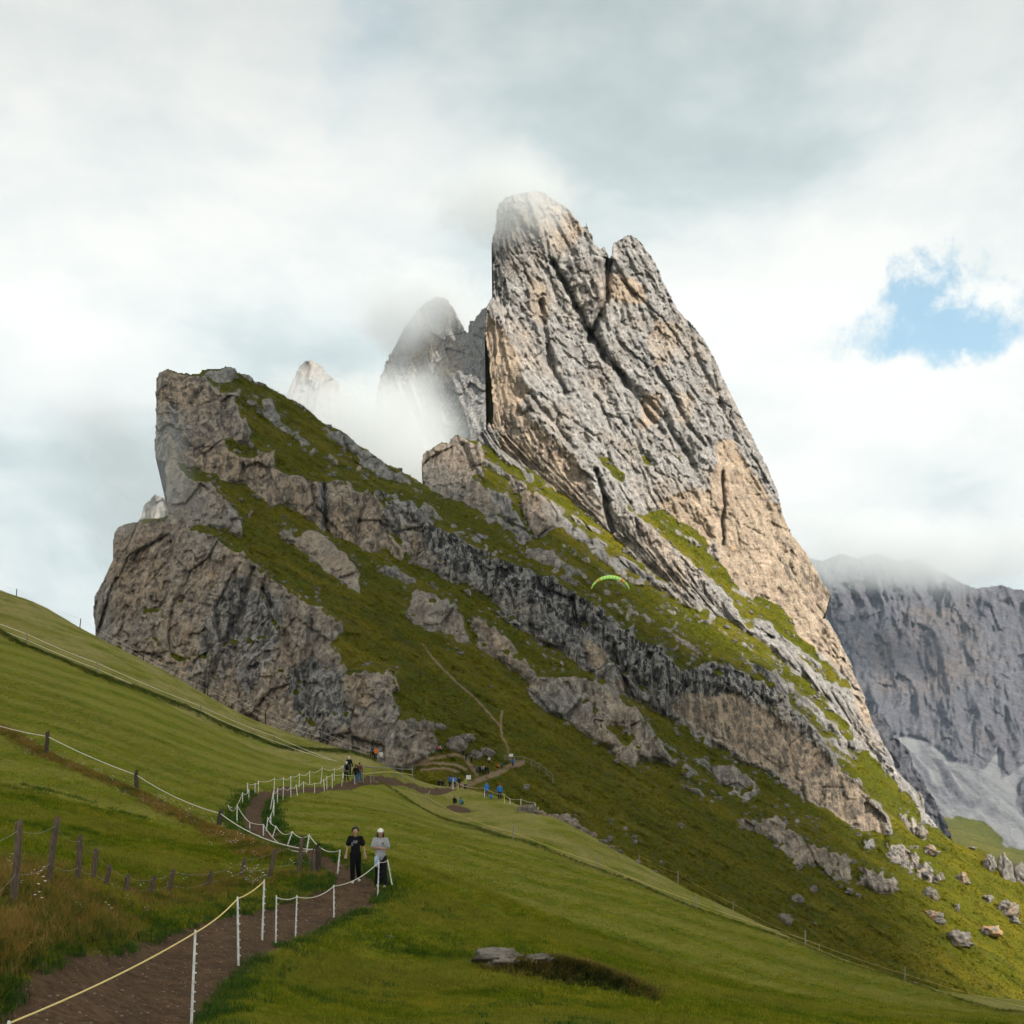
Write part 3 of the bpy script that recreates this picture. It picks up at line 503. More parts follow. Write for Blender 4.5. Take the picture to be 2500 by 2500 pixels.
def finish_main():
    R = RM; U, V = R['U'], R['V']
    mu = 3.2 * up_noise(U, V, 13, 13, 3, 61, 1.0, 1, 0.6); mv = 3.2 * up_noise(U, V, 13, 13, 3, 64, 7.0, 1, 0.6)
    mask = inpoly(U + mu, V + mv, SIL); k = mask
    Y = R['Y']; P = to_world(R, Y)[k]; u, v = U[k], V[k]; y = Y[k]; g = R['G'][k]; rock = 1 - g
    big = sstep(1100, 1250, u) * sstep(60, -60, (v - 1105) - 0.80 * (u - 1240))
    sc = y / 800.0; dd = np.zeros(len(u)); r = rock > 0.02
    dd[r] = SF * rock_detail(P[r] / SF, u[r], big[r]) * (R['B'][k] * rock)[r]
    wu, wv = R['WU'][k] * 0.5 + u * 0.5, R['WV'][k] * 0.5 + v * 0.5
    for pts, wd, dep in CREASE:
        b = np.asarray(pts); s = (wu > b[:, 0].min() - 30) & (wu < b[:, 0].max() + 30) & (wv > b[:, 1].min() - 30) & (wv < b[:, 1].max() + 30)
        dl, _ = dist_line(wu[s], wv[s], pts); dd[s] += SF * dep * 0.62 * np.exp(-(dl / wd) ** 2) * (0.3 + 0.7 * rock[s])
    # turf: hummocks, terracettes and sods
    t = g > 0.02; l = 0.84 * u + 0.54 * v; cc = -0.54 * u + 0.84 * v
    turf = 4.5 * fbm(p2(l[t] / 130, cc[t] / 26), 3, 0.55, seed=51) + 2.5 * fbm(P[t] / np.array([5.5, 5.5, 3.0]), 3, 0.6, seed=55) + 0.8 * fbm(P[t] / 0.95, 1, seed=58)
    dd[t] += g[t] * turf * 0.55
    Yn = Y.copy(); Yn[k] += dd
    # turf keeps to what is not too steep, rock shows where it is
    Q = to_world(R, blur(Yn, 5)); du = np.gradient(Q, axis=1); dv = np.gradient(Q, axis=0)
    n = np.cross(dv, du); n /= np.linalg.norm(n, axis=-1)[..., None] + 1e-9; nz = np.where(n[..., 1:2] > 0, -n, n)[..., 2]
    bigm = np.zeros(U.shape); bigm[k] = big
    G = R['G'] + (1 - R['G']) * sstep(0.76, 0.90, nz) * (1 - 0.85 * bigm) * sstep(0.4, 0.9, R['Sp']) - R['G'] * sstep(0.10, -0.15, nz)
    trail = np.zeros(U.shape)
    for pts, wd in TRAILS:
        b = np.asarray(pts); s = (U > b[:, 0].min() - 20) & (U < b[:, 0].max() + 20) & (V > b[:, 1].min() - 20) & (V < b[:, 1].max() + 20)
        trail[s] = np.maximum(trail[s], sstep(wd, wd * 0.4, dist_line(U[s] * 0.75 + R['WU'][s] * 0.25, V[s] * 0.75 + R['WV'][s] * 0.25, pts)[0]))
    A = dict(trail=trail, grass=np.clip(G, 0, 1), tan=R['T'], wet=R['W'], dry=R['D'])
    o = emit(R, Yn, mask, 'mountain', M_ALP, A); tag(o, kind='structure')
    R['Yn'] = Yn; R['mask'] = mask; R['trail'] = trail
    return o
mountain = finish_main()
def on_mountain(u, v):
    i = int(round((v - RM['V'][0, 0]) / STEP)); j = int(round((u - RM['U'][0, 0]) / STEP))
    Y = RM['Yn'][min(max(i, 0), RM['Yn'].shape[0] - 1), min(max(j, 0), RM['Yn'].shape[1] - 1)]
    return at(u, v, Y)
# ------------------------------------------------------------------ the near meadow
GP = [(472, 2480, 23), (150, 2440, 21), (0, 2500, 19.5), (1250, 2500, 27), (1900, 2500, 38), (2500, 2500, 60), (340, 2360, 26), (582, 2337, 29), (640, 2272, 33), (673, 2279, 34.5), (721, 2278, 36), (815, 2239, 40), (922, 2179, 45.5), (958, 2166, 47),
 (34, 2200, 26), (116, 2166, 30), (225, 2168, 34), (304, 2195, 36), (409, 2190, 39), (505, 2179, 42), (590, 2150, 45), (658, 2148, 46), (730, 2141, 46.5), (780, 2140, 47),
 (114, 1853, 72), (333, 1940, 69), (533, 2036, 62), (0, 1990, 48), (200, 2060, 46), (400, 2090, 48), (0, 1790, 76),
 (65, 1577, 140), (238, 1648, 138), (490, 1744, 148), (670, 1820, 156), (0, 1447, 215), (110, 1483, 210), (195, 1535, 205), (232, 1552, 203), (440, 1660, 195), (700, 1788, 185), (850, 1832, 175), (900, 1850, 170),
 (0, 1560, 290), (232, 1640, 285), (440, 1760, 270), (700, 1860, 260), (850, 1900, 240), (300, 1800, 100), (100, 1700, 105), (500, 1900, 98),
 (850, 1905, 135), (888, 1903, 137), (1000, 1922, 150), (1110, 1930, 172), (1190, 1950, 168), (1220, 1956, 168), (1109, 1966, 158), (1150, 1928, 185), (1040, 1966, 145),
 (1252, 2053, 117), (1459, 2126, 113), (1700, 2222, 108), (1966, 2311, 109), (2209, 2398, 110), (2450, 2470, 108),
 (1340, 1992, 152), (1440, 2042, 146), (1560, 2110, 142), (1700, 2182, 138), (1870, 2268, 136), (2000, 2330, 136), (2200, 2402, 136), (2500, 2445, 140),
 (1150, 1985, 260), (1340, 2060, 215), (1560, 2190, 200), (2000, 2410, 190), (2500, 2530, 190), (1000, 1990, 240), (900, 1960, 230),
 (1250, 2300, 44), (1700, 2350, 62), (1600, 2230, 85), (900, 2000, 92), (750, 2000, 84), (1000, 2070, 74), (2100, 2430, 82), (2300, 2470, 84), (700, 2350, 31.5), (1000, 2300, 40), (633, 2029, 66), (615, 1990, 78), (632, 1950, 95), (730, 1926, 113),
 (-600, 3700, 5), (400, 3500, 5), (1250, 3450, 5), (2200, 3600, 5), (3100, 3900, 5), (-600, 2700, 16), (3100, 2900, 40), (-600, 2150, 40), (-600, 1700, 90), (-600, 1250, 215), (-600, 1400, 300), (3100, 2640, 140), (3100, 2750, 220), (1250, 2780, 14), (2000, 2800, 18), (500, 2800, 12),
 (1700, 2400, 300), (2500, 2700, 330), (700, 2000, 400), (0, 1750, 400), (3100, 2900, 400), (-600, 1650, 400)]
_g = np.array(GP, float)
def _key(u, Y): return np.stack([(np.asarray(u, float) - CX) / 700.0, np.log(Y) * 1.15], -1)
GFIT = tps_fit(_key(_g[:, 0], _g[:, 2]), (HOR - _g[:, 1]) / FPX, 4e-4)
# path: centre line (u, depth, half width m)
PATH = [(-60, 16.5, 1.2), (170, 19.5, 1.15), (300, 23, 1.15), (420, 27, 1.05), (540, 32, 1.0), (660, 37.0, 0.95), (760, 41, 0.9), (850, 44.5, 0.85), (868, 47.5, 0.75), (830, 50, 0.7), (770, 54, 0.7), (700, 59, 0.7), (645, 64, 0.75), (622, 70, 0.8), (618, 77, 0.75), (622, 86, 0.7), (640, 97, 0.7), (690, 107, 0.7), (750, 116, 0.7), (820, 126, 0.7), (880, 136, 0.75), (960, 147, 0.8), (1040, 160, 0.8), (1110, 178, 0.8)]
PXY = [((u - CX) / FPX * Y, Y) for u, Y, w in PATH]
def _spline(pts, n=8):
    p = np.array(pts, float); out = []
    for i in range(len(p) - 1):
        a, b, c, d = p[max(i - 1, 0)], p[i], p[i + 1], p[min(i + 2, len(p) - 1)]
        for t in np.arange(n) / n:
            out.append(0.5 * (2 * b + (c - a) * t + (2 * a - 5 * b + 4 * c - d) * t * t + (3 * b - a - 3 * c + d) * t ** 3))
    out.append(p[-1]); return np.array(out)
PSP = _spline([(x, y, w) for (x, y), (u, Y, w) in zip(PXY, PATH)], 5)
# lines where uncut grass stands between the mown strips: traced (u, depth)
EDGES = {'terrace': [(-200, 84), (0, 77), (60, 75), (114, 72), (230, 70), (333, 68), (430, 65), (533, 61), (600, 57), (650, 53)],
         'border': [(-200, 146), (65, 139), (238, 137), (490, 147), (670, 155), (800, 160), (900, 164)],
         'lower': [(930, 140), (1000, 138), (1080, 134), (1150, 126), (1252, 117), (1360, 114), (1459, 112.5), (1580, 110), (1700, 107.5), (1830, 108), (1966, 108.5), (2209, 110), (2450, 109), (2700, 110)]}
EXY = {k: [((u - CX) / FPX * Y, Y) for u, Y in v] for k, v in EDGES.items()}
FENCE_L = [(-400, 14), (-150, 21.5), (34, 26), (116, 30), (190, 33), (225, 35), (255, 36), (304, 37), (364, 38.5), (409, 40), (505, 43), (590, 45.5), (658, 46), (730, 47), (790, 48)]
FXY = [((u - CX) / FPX * Y, Y) for u, Y in FENCE_L]

def ground_base(u, Y): return tps_eval(GFIT, _key(u, Y)) * Y
def ground_fields(X, Y):
    s = Y < 185
    d = np.full(X.shape, 99.0); wid = np.full(X.shape, 0.8)
    for (x0, y0, w0), (x1, y1, w1) in zip(PSP[:-1], PSP[1:]):
        m = s & (X > min(x0, x1) - 5) & (X < max(x0, x1) + 5) & (Y > min(y0, y1) - 5) & (Y < max(y0, y1) + 5)
        if not m.any(): continue
        l2 = (x1 - x0) ** 2 + (y1 - y0) ** 2; t = np.clip(((X[m] - x0) * (x1 - x0) + (Y[m] - y0) * (y1 - y0)) / l2, 0, 1)
        e = np.hypot(X[m] - x0 - t * (x1 - x0), Y[m] - y0 - t * (y1 - y0)); b = e < d[m]
        dm = d[m]; wm = wid[m]; wm[b] = (w0 + t * (w1 - w0))[b]; dm[b] = e[b]; d[m] = dm; wid[m] = wm
    rag = 0.45 * fbm(p2(X / 1.6, Y / 1.6), 3, 0.6, seed=71)
    path = sstep(0.18, -0.12, d + rag - wid)
    ed = {k: dist_line(X, Y, v)[0] for k, v in EXY.items()}
    fl, _ = dist_line(X, Y, FXY)
    return d - wid, path, ed, fl
def ground_z(X, Y, want=False):
    X = np.asarray(X, float); Y = np.asarray(Y, float); u = X / Y * FPX + CX
    z = ground_base(u, Y); pd, path, ed, fl = ground_fields(X, Y)
    far = np.clip(Y / 60, 0.35, 2.2)
    z = z + 0.16 * far * fbm(p2(X / 7, Y / 7), 3, seed=73) + 0.035 * np.clip(Y / 40, 0.5, 2) * fbm(p2(X / 0.7, Y / 0.7), 2, seed=76)
    z = z - 0.20 * sstep(0.5, -0.5, pd) + 0.085 * path * fbm(p2(X / 0.5, Y / 0.5), 3, 0.6, seed=78)
    near = sstep(52, 44, Y)
    z = z + 0.16 * np.exp(-(ed['terrace'] / 0.8) ** 2) + 0.22 * np.exp(-(ed['border'] / 0.8) ** 2) + 0.12 * np.exp(-(ed['lower'] / 0.8) ** 2)
    # mound with juniper in the meadow
    for (mu, mY, rx, ry, h) in ((1370, 37.2, 1.9, 0.75, 0.40),):
        mx = (mu - CX) / FPX * mY; z = z + h * np.exp(-((X - mx) / rx) ** 2 - ((Y - mY) / ry) ** 2)
    if want: return z, pd, path, ed, fl
    return z
def gz(x, y): return float(ground_z(np.array([x]), np.array([y]))[0])
def on_ground(u, Y):
    x = (u - CX) / FPX * Y; return Vector((x, Y, gz(x, Y)))

def mow_swaths(nt, P):
    mow = N(nt, 'ShaderNodeTexWave', wave_type='BANDS', bands_direction='X', ins={'Scale': 0.05, 'Distortion': 4.0, 'Detail': 3.0, 'Detail Scale': 0.25})
    nt.links.new(vmap(nt, P, (1, 1, 0), rot=(0, 0, 0.62)), mow.inputs[0]); return ramp(nt, mow.outputs[1], [(0.25, 0.0), (0.75, 1.0)])
def mat_meadow():
    m, nt, b = material('meadow_turf'); P = wpos(nt)
    n1 = noise(nt, P, 0.06, 4, 0.6); n2 = noise(nt, P, 0.5, 5, 0.65); n3 = noise(nt, P, 5.0, 4, 0.75); n4 = noise(nt, P, 22.0, 3, 0.7)
    g = mix(nt, ramp(nt, n2, [(0.32, 0.0), (0.68, 1.0)]), (0.080, 0.102, 0.006), (0.158, 0.166, 0.009))
    # swaths left by the mower
    mw = mow_swaths(nt, P)
    g = mix(nt, math_n(nt, 'MULTIPLY', mw, math_n(nt, 'MULTIPLY', attr(nt, 'mown'), 0.75)), g, (0.180, 0.172, 0.026))
    g = mix(nt, ramp(nt, n1, [(0.5, 0.0), (0.7, 0.45)]), g, (0.14, 0.115, 0.022))
    hay = math_n(nt, 'MULTIPLY', attr(nt, 'hay'), ramp(nt, noise(nt, vmap(nt, P, (1, 0.35, 1)), 0.30, 5, 0.65), [(0.40, 0.0), (0.60, 1.0)]))
    g = mix(nt, hay, g, (0.27, 0.225, 0.085))
    g = mix(nt, ramp(nt, noise(nt, P, 0.9, 4, 0.7), [(0.6, 0.0), (0.72, 0.55)]), g, (0.034, 0.058, 0.014))
    g = mix(nt, attr(nt, 'rough'), g, mix(nt, ramp(nt, n2, [(0.35, 0.0), (0.65, 1.0)]), (0.040, 0.052, 0.010), (0.125, 0.085, 0.020)))
    g = mix(nt, 1.0, g, ramp(nt, n3, [(0.28, 0.42), (0.5, 1.0), (0.75, 1.5)]), 'MULTIPLY')
    soil = mix(nt, ramp(nt, n3, [(0.3, 0.0), (0.7, 1.0)]), (0.045, 0.027, 0.015), (0.135, 0.085, 0.050))
    soil = mix(nt, ramp(nt, noise(nt, P, 1.2, 4, 0.6), [(0.45, 0.0), (0.7, 0.6)]), soil, (0.045, 0.030, 0.021))
    soil = mix(nt, ramp(nt, noise(nt, P, 30.0, 2, 0.5), [(0.68, 0.0), (0.74, 0.8)]), soil, (0.28, 0.22, 0.17))
    c = mix(nt, ramp(nt, math_n(nt, 'ADD', attr(nt, 'path'), math_n(nt, 'MULTIPLY', math_n(nt, 'SUBTRACT', n3, 0.5), 0.6)), [(0.4, 0.0), (0.6, 1.0)]), g, soil)
    nt.links.new(c, b.inputs['Base Color'])
    bm = N(nt, 'ShaderNodeBump', ins={'Strength': 0.7, 'Distance': 0.06, 'Height': math_n(nt, 'ADD', n3, math_n(nt, 'MULTIPLY', n4, 0.5))})
    nt.links.new(bm.outputs[0], b.inputs['Normal']); b.inputs['Specular IOR Level'].default_value = 0.06; b.inputs['Roughness'].default_value = 1.0
    return m
M_MEADOW = mat_meadow()
def build_ground():
    us = np.concatenate([np.arange(-600, 0, 40), np.arange(0, 2500, 5.0), np.arange(2500, 3101, 40)])
    ys = np.exp(np.concatenate([np.linspace(math.log(4.5), math.log(17), 20)[:-1], np.linspace(math.log(17), math.log(215), 470), np.linspace(math.log(215), math.log(400), 40)[1:]]))
    Ug, Yg = np.meshgrid(us, ys); X = (Ug - CX) / FPX * Yg
    z, pd, path, ed, fl = ground_z(X, Yg, True)
    rough = np.clip(0.9 * np.exp(-(ed['terrace'] / 0.8) ** 2) + 0.8 * np.exp(-(ed['border'] / 0.9) ** 2) + 0.6 * np.exp(-(ed['lower'] / 0.7) ** 2), 0, 1)
    bank = sstep(0.9, 0.0, fl) * sstep(50, 40, Yg) + sstep(2.2, 0.3, pd) * sstep(55, 42, Yg) * (X < np.interp(Yg, [p[1] for p in PSP[:40]], [p[0] for p in PSP[:40]]))
    rough = np.clip(rough + 0.9 * bank, 0, 1) * (1 - path)
    side = X - np.interp(Yg, [p[1] for p in EXY['border']][::1], [p[0] for p in EXY['border']])
    mown = sstep(45, 60, Yg) * np.ones_like(X)
    # hay-coloured strips above the border and below the lower edge
    bl = (Yg > 141) & (Ug < 930); lo = (Yg > np.interp(Ug, [e[0] for e in EDGES['lower']], [e[1] for e in EDGES['lower']])) & (Ug > 930)
    hay = np.where(bl, 0.75, 0) + np.where(lo, 0.55, 0)
    bare = np.exp(-((Ug - 1120) / 40) ** 2 - ((Yg - 153) / 5) ** 2)
    path = np.maximum(path, sstep(0.4, 0.7, bare) * 0.9)
    V_ = np.stack([X, Yg, z], -1).reshape(-1, 3); h, w = X.shape; I = np.arange(h * w).reshape(h, w)
    F = np.stack([I[:-1, :-1], I[:-1, 1:], I[1:, 1:], I[1:, :-1]], -1).reshape(-1, 4)
    o = mesh_obj('meadow', V_, F, M_MEADOW, None, True, dict(path=path, rough=rough, mown=mown, hay=hay)); tag(o, kind='structure')
    return o
meadow = build_ground()
# ------------------------------------------------------------------ peaks in the cloud behind, and the massif across the valley
def build_back(name, sil, box, anchors, regions, default, step=2.6, seed=100, ribs=14.0, mat=None, rot=0.0, amp=1.0, za=1.0, back=(0, 140, -120), gl=1.0):
    R = relief(*box, step, anchors, regions, default, lam=4e-4, warp=0.8, seed=seed); U, V = R['U'], R['V']
    mu = 5.5 * up_noise(U, V, 16, 16, 3, seed + 61, 1.0, 1, 0.6); mv = 5.5 * up_noise(U, V, 16, 16, 3, seed + 64, 7.0, 1, 0.6)
    mask = inpoly(U + mu, V + mv, sil); k = mask; P = to_world(R, R['Y'])[k]; y = R['Y'][k]; s = y / 900.0 * amp
    rock = (1 - R['G'][k]) * R['B'][k]
    c, sn = math.cos(rot), math.sin(rot); X = (P[:, 0] * c + P[:, 2] * sn) / s; Z = (-P[:, 0] * sn + P[:, 2] * c) / s; Yw = P[:, 1] / s
    X = X + 5 * fbm(np.stack([X / 26, Yw / 60, Z / 60], -1), 2, seed=seed + 3); st = lambda a, b_, c_: np.stack([X / a, Yw / b_, Z / c_], -1)
    d = -ribs * fbm(st(26, 90, 120 * za), 4, 0.55, seed=seed + 5, ridged=True) - 3.0 * fbm(st(7, 30, 30 * za), 3, 0.6, seed=seed + 9, ridged=True)
    f1, _ = facets(st(11, 30, 17), 5); f2, _ = facets(st(3.6, 12, 5), 6); d += 3.4 * f1 + 1.5 * f2 + 0.8 * fbm(st(3, 5, 4), 2, seed=seed + 13)
    gr = R['G'][k]; d = d * s * rock * 0.9 + gr * gl * s * (2.5 * fbm(st(16, 30, 10), 3, seed=seed + 15))
    Yn = R['Y'].copy(); Yn[k] += d
    o = emit(R, Yn, mask, name, mat or M_ALP, dict(grass=R['G'], tan=R['T'], wet=R['W'], dry=R['D'], pale=sstep(0.45, 0.2, R['B'])), back); tag(o, kind='structure')
    return o, R, Yn
RK = (0.0, -0.88, 0.45)
build_back('misty_peak', [(860, 1260), (880, 1150), (900, 1080), (910, 1010), (922, 940), (935, 895), (950, 868), (985, 800), (1010, 765), (1040, 735), (1065, 722), (1095, 728), (1112, 760), (1128, 790), (1141, 812), (1147, 785), (1156, 783), (1164, 770), (1175, 755), (1200, 740), (1260, 720), (1260, 1260)],
           (850, 1270, 700, 1270, 2.6)[:4], [(900, 1100, 1330), (960, 880, 1360), (1060, 730, 1400), (1140, 820, 1300), (1200, 760, 1150), (1200, 1000, 1100), (1100, 1000, 1180), (1080, 1200, 1120), (900, 1250, 1250)],
           [dict(p=[(1060, 950), (1150, 880), (1200, 830), (1260, 760), (1260, 1260), (1060, 1200)], n=(0.55, -0.8, 0.3), t=0.0, w=0.8),
            dict(p=[(1140, 830), (1150, 770), (1180, 750), (1190, 860), (1160, 880)], n=(-0.5, -0.8, 0.2), t=0.1), dict(p=[(1020, 820), (1120, 830), (1130, 900), (1050, 960), (1000, 900)], t=0.45)], ((-0.1, -0.88, 0.42), 0, 0.25, 0.6, 0.0), seed=110, rot=0.35)
build_back('small_misty_peak', [(640, 1160), (670, 1010), (700, 958), (718, 920), (733, 890), (745, 880), (760, 879), (775, 888), (788, 896), (805, 915), (826, 933), (850, 955), (870, 985), (890, 1010), (900, 1030), (930, 1160)],
           (630, 940, 860, 1170), [(700, 960, 1280), (755, 880, 1300), (880, 1000, 1260), (780, 1100, 1220)], [dict(p=[(757, 870), (800, 900), (900, 1020), (940, 1170), (790, 1170), (770, 1000)], n=(0.5, -0.75, 0.45))], ((-0.4, -0.8, 0.45), 0, 0.2, 0.2, 0.0), seed=130, rot=-0.2)
build_back('misty_spur', [(300, 1300), (338, 1272), (350, 1242), (352, 1228), (366, 1218), (378, 1205), (390, 1207), (402, 1215), (430, 1220), (440, 1300)], (290, 450, 1195, 1310), [(350, 1260, 800), (390, 1210, 810), (430, 1290, 790), (310, 1300, 800)], [], ((-0.3, -0.9, 0.3), 0, 0.1, 0.2, 0.0), seed=150)
# far massif with scree fans
FS = [(1930, 2140), (1930, 1400), (1975, 1362), (2010, 1368), (2050, 1350), (2095, 1362), (2140, 1348), (2190, 1366), (2235, 1362), (2280, 1386), (2320, 1405), (2350, 1422), (2385, 1433), (2415, 1433), (2440, 1426), (2465, 1432), (2500, 1440), (2580, 1450), (2640, 1470), (2640, 2200), (2200, 2200)]
SCREE = dict(g=0, t=0.0, w=0.0, b=0.12)
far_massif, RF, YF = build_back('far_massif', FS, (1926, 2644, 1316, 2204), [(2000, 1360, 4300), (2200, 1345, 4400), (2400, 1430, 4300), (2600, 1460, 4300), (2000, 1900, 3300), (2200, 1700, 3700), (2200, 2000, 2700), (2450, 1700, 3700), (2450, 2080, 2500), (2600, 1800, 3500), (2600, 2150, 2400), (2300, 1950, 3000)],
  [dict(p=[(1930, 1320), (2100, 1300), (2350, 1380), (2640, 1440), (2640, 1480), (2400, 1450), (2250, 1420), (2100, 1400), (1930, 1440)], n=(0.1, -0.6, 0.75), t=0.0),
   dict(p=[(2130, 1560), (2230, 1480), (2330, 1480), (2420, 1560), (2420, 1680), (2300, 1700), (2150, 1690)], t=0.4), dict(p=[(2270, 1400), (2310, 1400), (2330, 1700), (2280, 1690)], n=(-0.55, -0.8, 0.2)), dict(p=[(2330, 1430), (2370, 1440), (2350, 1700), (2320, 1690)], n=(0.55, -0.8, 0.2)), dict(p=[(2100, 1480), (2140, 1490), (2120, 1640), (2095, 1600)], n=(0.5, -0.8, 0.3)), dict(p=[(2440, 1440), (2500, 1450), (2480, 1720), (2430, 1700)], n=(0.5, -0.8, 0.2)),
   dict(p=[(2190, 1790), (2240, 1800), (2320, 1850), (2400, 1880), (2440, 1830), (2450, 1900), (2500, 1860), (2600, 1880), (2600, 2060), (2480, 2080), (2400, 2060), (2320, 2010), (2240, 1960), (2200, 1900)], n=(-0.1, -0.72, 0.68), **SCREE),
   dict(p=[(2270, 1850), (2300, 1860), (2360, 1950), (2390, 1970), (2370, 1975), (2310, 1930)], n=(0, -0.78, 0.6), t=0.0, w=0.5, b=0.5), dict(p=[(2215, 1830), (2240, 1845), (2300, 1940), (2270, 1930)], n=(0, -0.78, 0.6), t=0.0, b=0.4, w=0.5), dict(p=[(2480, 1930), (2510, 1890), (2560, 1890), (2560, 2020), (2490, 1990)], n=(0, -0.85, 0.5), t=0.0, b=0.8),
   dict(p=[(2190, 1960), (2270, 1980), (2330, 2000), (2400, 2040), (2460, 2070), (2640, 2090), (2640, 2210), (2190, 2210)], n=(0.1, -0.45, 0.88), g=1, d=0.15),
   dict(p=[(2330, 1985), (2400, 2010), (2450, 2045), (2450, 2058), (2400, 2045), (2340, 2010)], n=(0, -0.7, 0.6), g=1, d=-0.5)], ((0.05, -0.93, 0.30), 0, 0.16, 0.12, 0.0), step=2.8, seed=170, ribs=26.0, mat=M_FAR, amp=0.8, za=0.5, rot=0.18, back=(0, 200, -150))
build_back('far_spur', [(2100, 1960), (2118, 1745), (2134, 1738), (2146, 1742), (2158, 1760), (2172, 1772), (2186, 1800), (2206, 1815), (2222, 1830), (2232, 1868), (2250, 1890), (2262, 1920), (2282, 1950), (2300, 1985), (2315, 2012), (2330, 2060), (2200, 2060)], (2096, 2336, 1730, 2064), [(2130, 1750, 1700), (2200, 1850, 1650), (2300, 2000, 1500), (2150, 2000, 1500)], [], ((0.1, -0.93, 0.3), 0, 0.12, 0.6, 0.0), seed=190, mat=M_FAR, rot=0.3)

# ------------------------------------------------------------------ valley floor beyond the ridge
def build_valley():
    xs = np.linspace(-9000, 9000, 60); ys = np.linspace(-3000, 16000, 60); X, Y = np.meshgrid(xs, ys); Z = -620 + 60 * fbm(p2(X / 1500, Y / 1500), 3, seed=91)
    I = np.arange(X.size).reshape(X.shape); F = np.stack([I[:-1, :-1], I[:-1, 1:], I[1:, 1:], I[1:, :-1]], -1).reshape(-1, 4)
    one = np.ones(X.size)
    tag(mesh_obj('valley', np.stack([X, Y, Z], -1).reshape(-1, 3), F, M_FAR, None, True, dict(grass=one, tan=one * 0, wet=one * 0, dry=one * 0)), kind='structure')
build_valley()

# ------------------------------------------------------------------ unseen cloud shaped to shade meadow and ridge (leaves the right-hand slopes in sun)
def build_shade_cloud():
    zc = 430.0; d = np.array(SUN_DIR)
    edge = [(1000, 1000, 930), (1140, 1045, 800), (1245, 1122, 750), (1420, 1292, 790), (1640, 1450, 770), (1850, 1615, 735), (1990, 1760, 690), (2090, 1870, 610), (2180, 2030, 500), (2260, 2170, 430), (2340, 2300, 365), (2420, 2410, 300), (2520, 2500, 190)]
    E = []
    for u, v, Y in edge:
        p = np.array(on_mountain(u, v)); t = (zc - p[2]) / d[2]; E.append((p + d * t)[:2])
    crest = []
    for u, v in ((420, 905), (560, 898), (800, 1045), (1000, 1168), (1110, 1066)):
        p = np.array(on_mountain(u, v)) + np.array((0, 12, 0)); crest.append((p + d * (zc - p[2]) / d[2])[:2])
    E = np.array([tuple(x) for x in crest] + [tuple(x) for x in E[2:]]); poly = np.concatenate([[(-1500, E[0, 1])], E, [(E[-1, 0] + 40, -500), (E[-1, 0] + 60, -1500), (-1500, -1500)]])
    xs = np.arange(-1500, E[:, 0].max() + 80, 8.0); ys = np.arange(-1500, E[:, 1].max() + 60, 8.0); X, Y = np.meshgrid(xs, ys)
    wx = 14 * up_noise(X, Y, 60, 60, 3, 201, 0.0, 2); wy = 14 * up_noise(X, Y, 60, 60, 3, 202, 5.0, 2)
    ins = inpoly(X + wx, Y + wy, poly); dd, _ = dist_line(X + wx, Y + wy, [tuple(p) for p in poly] + [tuple(poly[0])])
    sd = np.where(ins, dd, -dd)
    T = sstep(-16, 34, sd); n = fbm(p2(X / 160, Y / 160), 4, seed=205); thick = np.clip(T * (1 + 0.15 * n), 0, 1)
    keep = T > 0.0
    h = 45 * T * (0.7 + 0.9 * np.clip(n + 0.4, 0, 1.4)); lo = 14 * T * (0.4 + np.clip(n, -0.4, 1))
    I = np.full(X.shape, -1); q = keep[:-1, :-1] & keep[1:, :-1] & keep[:-1, 1:] & keep[1:, 1:]
    used = np.zeros(X.shape, bool); used[:-1, :-1] |= q; used[1:, :-1] |= q; used[:-1, 1:] |= q; used[1:, 1:] |= q
    m = used.sum(); I[used] = np.arange(m); i, j = np.nonzero(q)
    Ft = np.stack([I[i, j], I[i, j + 1], I[i + 1, j + 1], I[i + 1, j]], -1); Fb = Ft[:, ::-1] + m
    top = np.stack([X, Y, zc + h], -1)[used]; bot = np.stack([X, Y, zc - lo], -1)[used]
    mt = bpy.data.materials.new('shade_cloud_vapour'); mt.use_nodes = True; nt = mt.node_tree; nt.nodes.clear()
    df = N(nt, 'ShaderNodeBsdfDiffuse', ins={0: (0.95, 0.95, 0.95, 1)}); tl = N(nt, 'ShaderNodeBsdfTranslucent', ins={0: (0.97, 0.97, 0.97, 1)}); tr = N(nt, 'ShaderNodeBsdfTransparent')
    m1 = N(nt, 'ShaderNodeMixShader', ins={0: 0.72, 1: df.outputs[0], 2: tl.outputs[0]}); m2 = N(nt, 'ShaderNodeMixShader', ins={0: math_n(nt, 'MULTIPLY', attr(nt, 'thick'), 0.985), 1: tr.outputs[0], 2: m1.outputs[0]})
    o = N(nt, 'ShaderNodeOutputMaterial'); nt.links.new(m2.outputs[0], o.inputs[0])
    a = thick[used] ** 1.4
    tag(mesh_obj('cloud', np.concatenate([top, bot]), np.concatenate([Ft, Fb]), mt, None, True, dict(thick=np.concatenate([a, a]))), kind='structure')
build_shade_cloud()

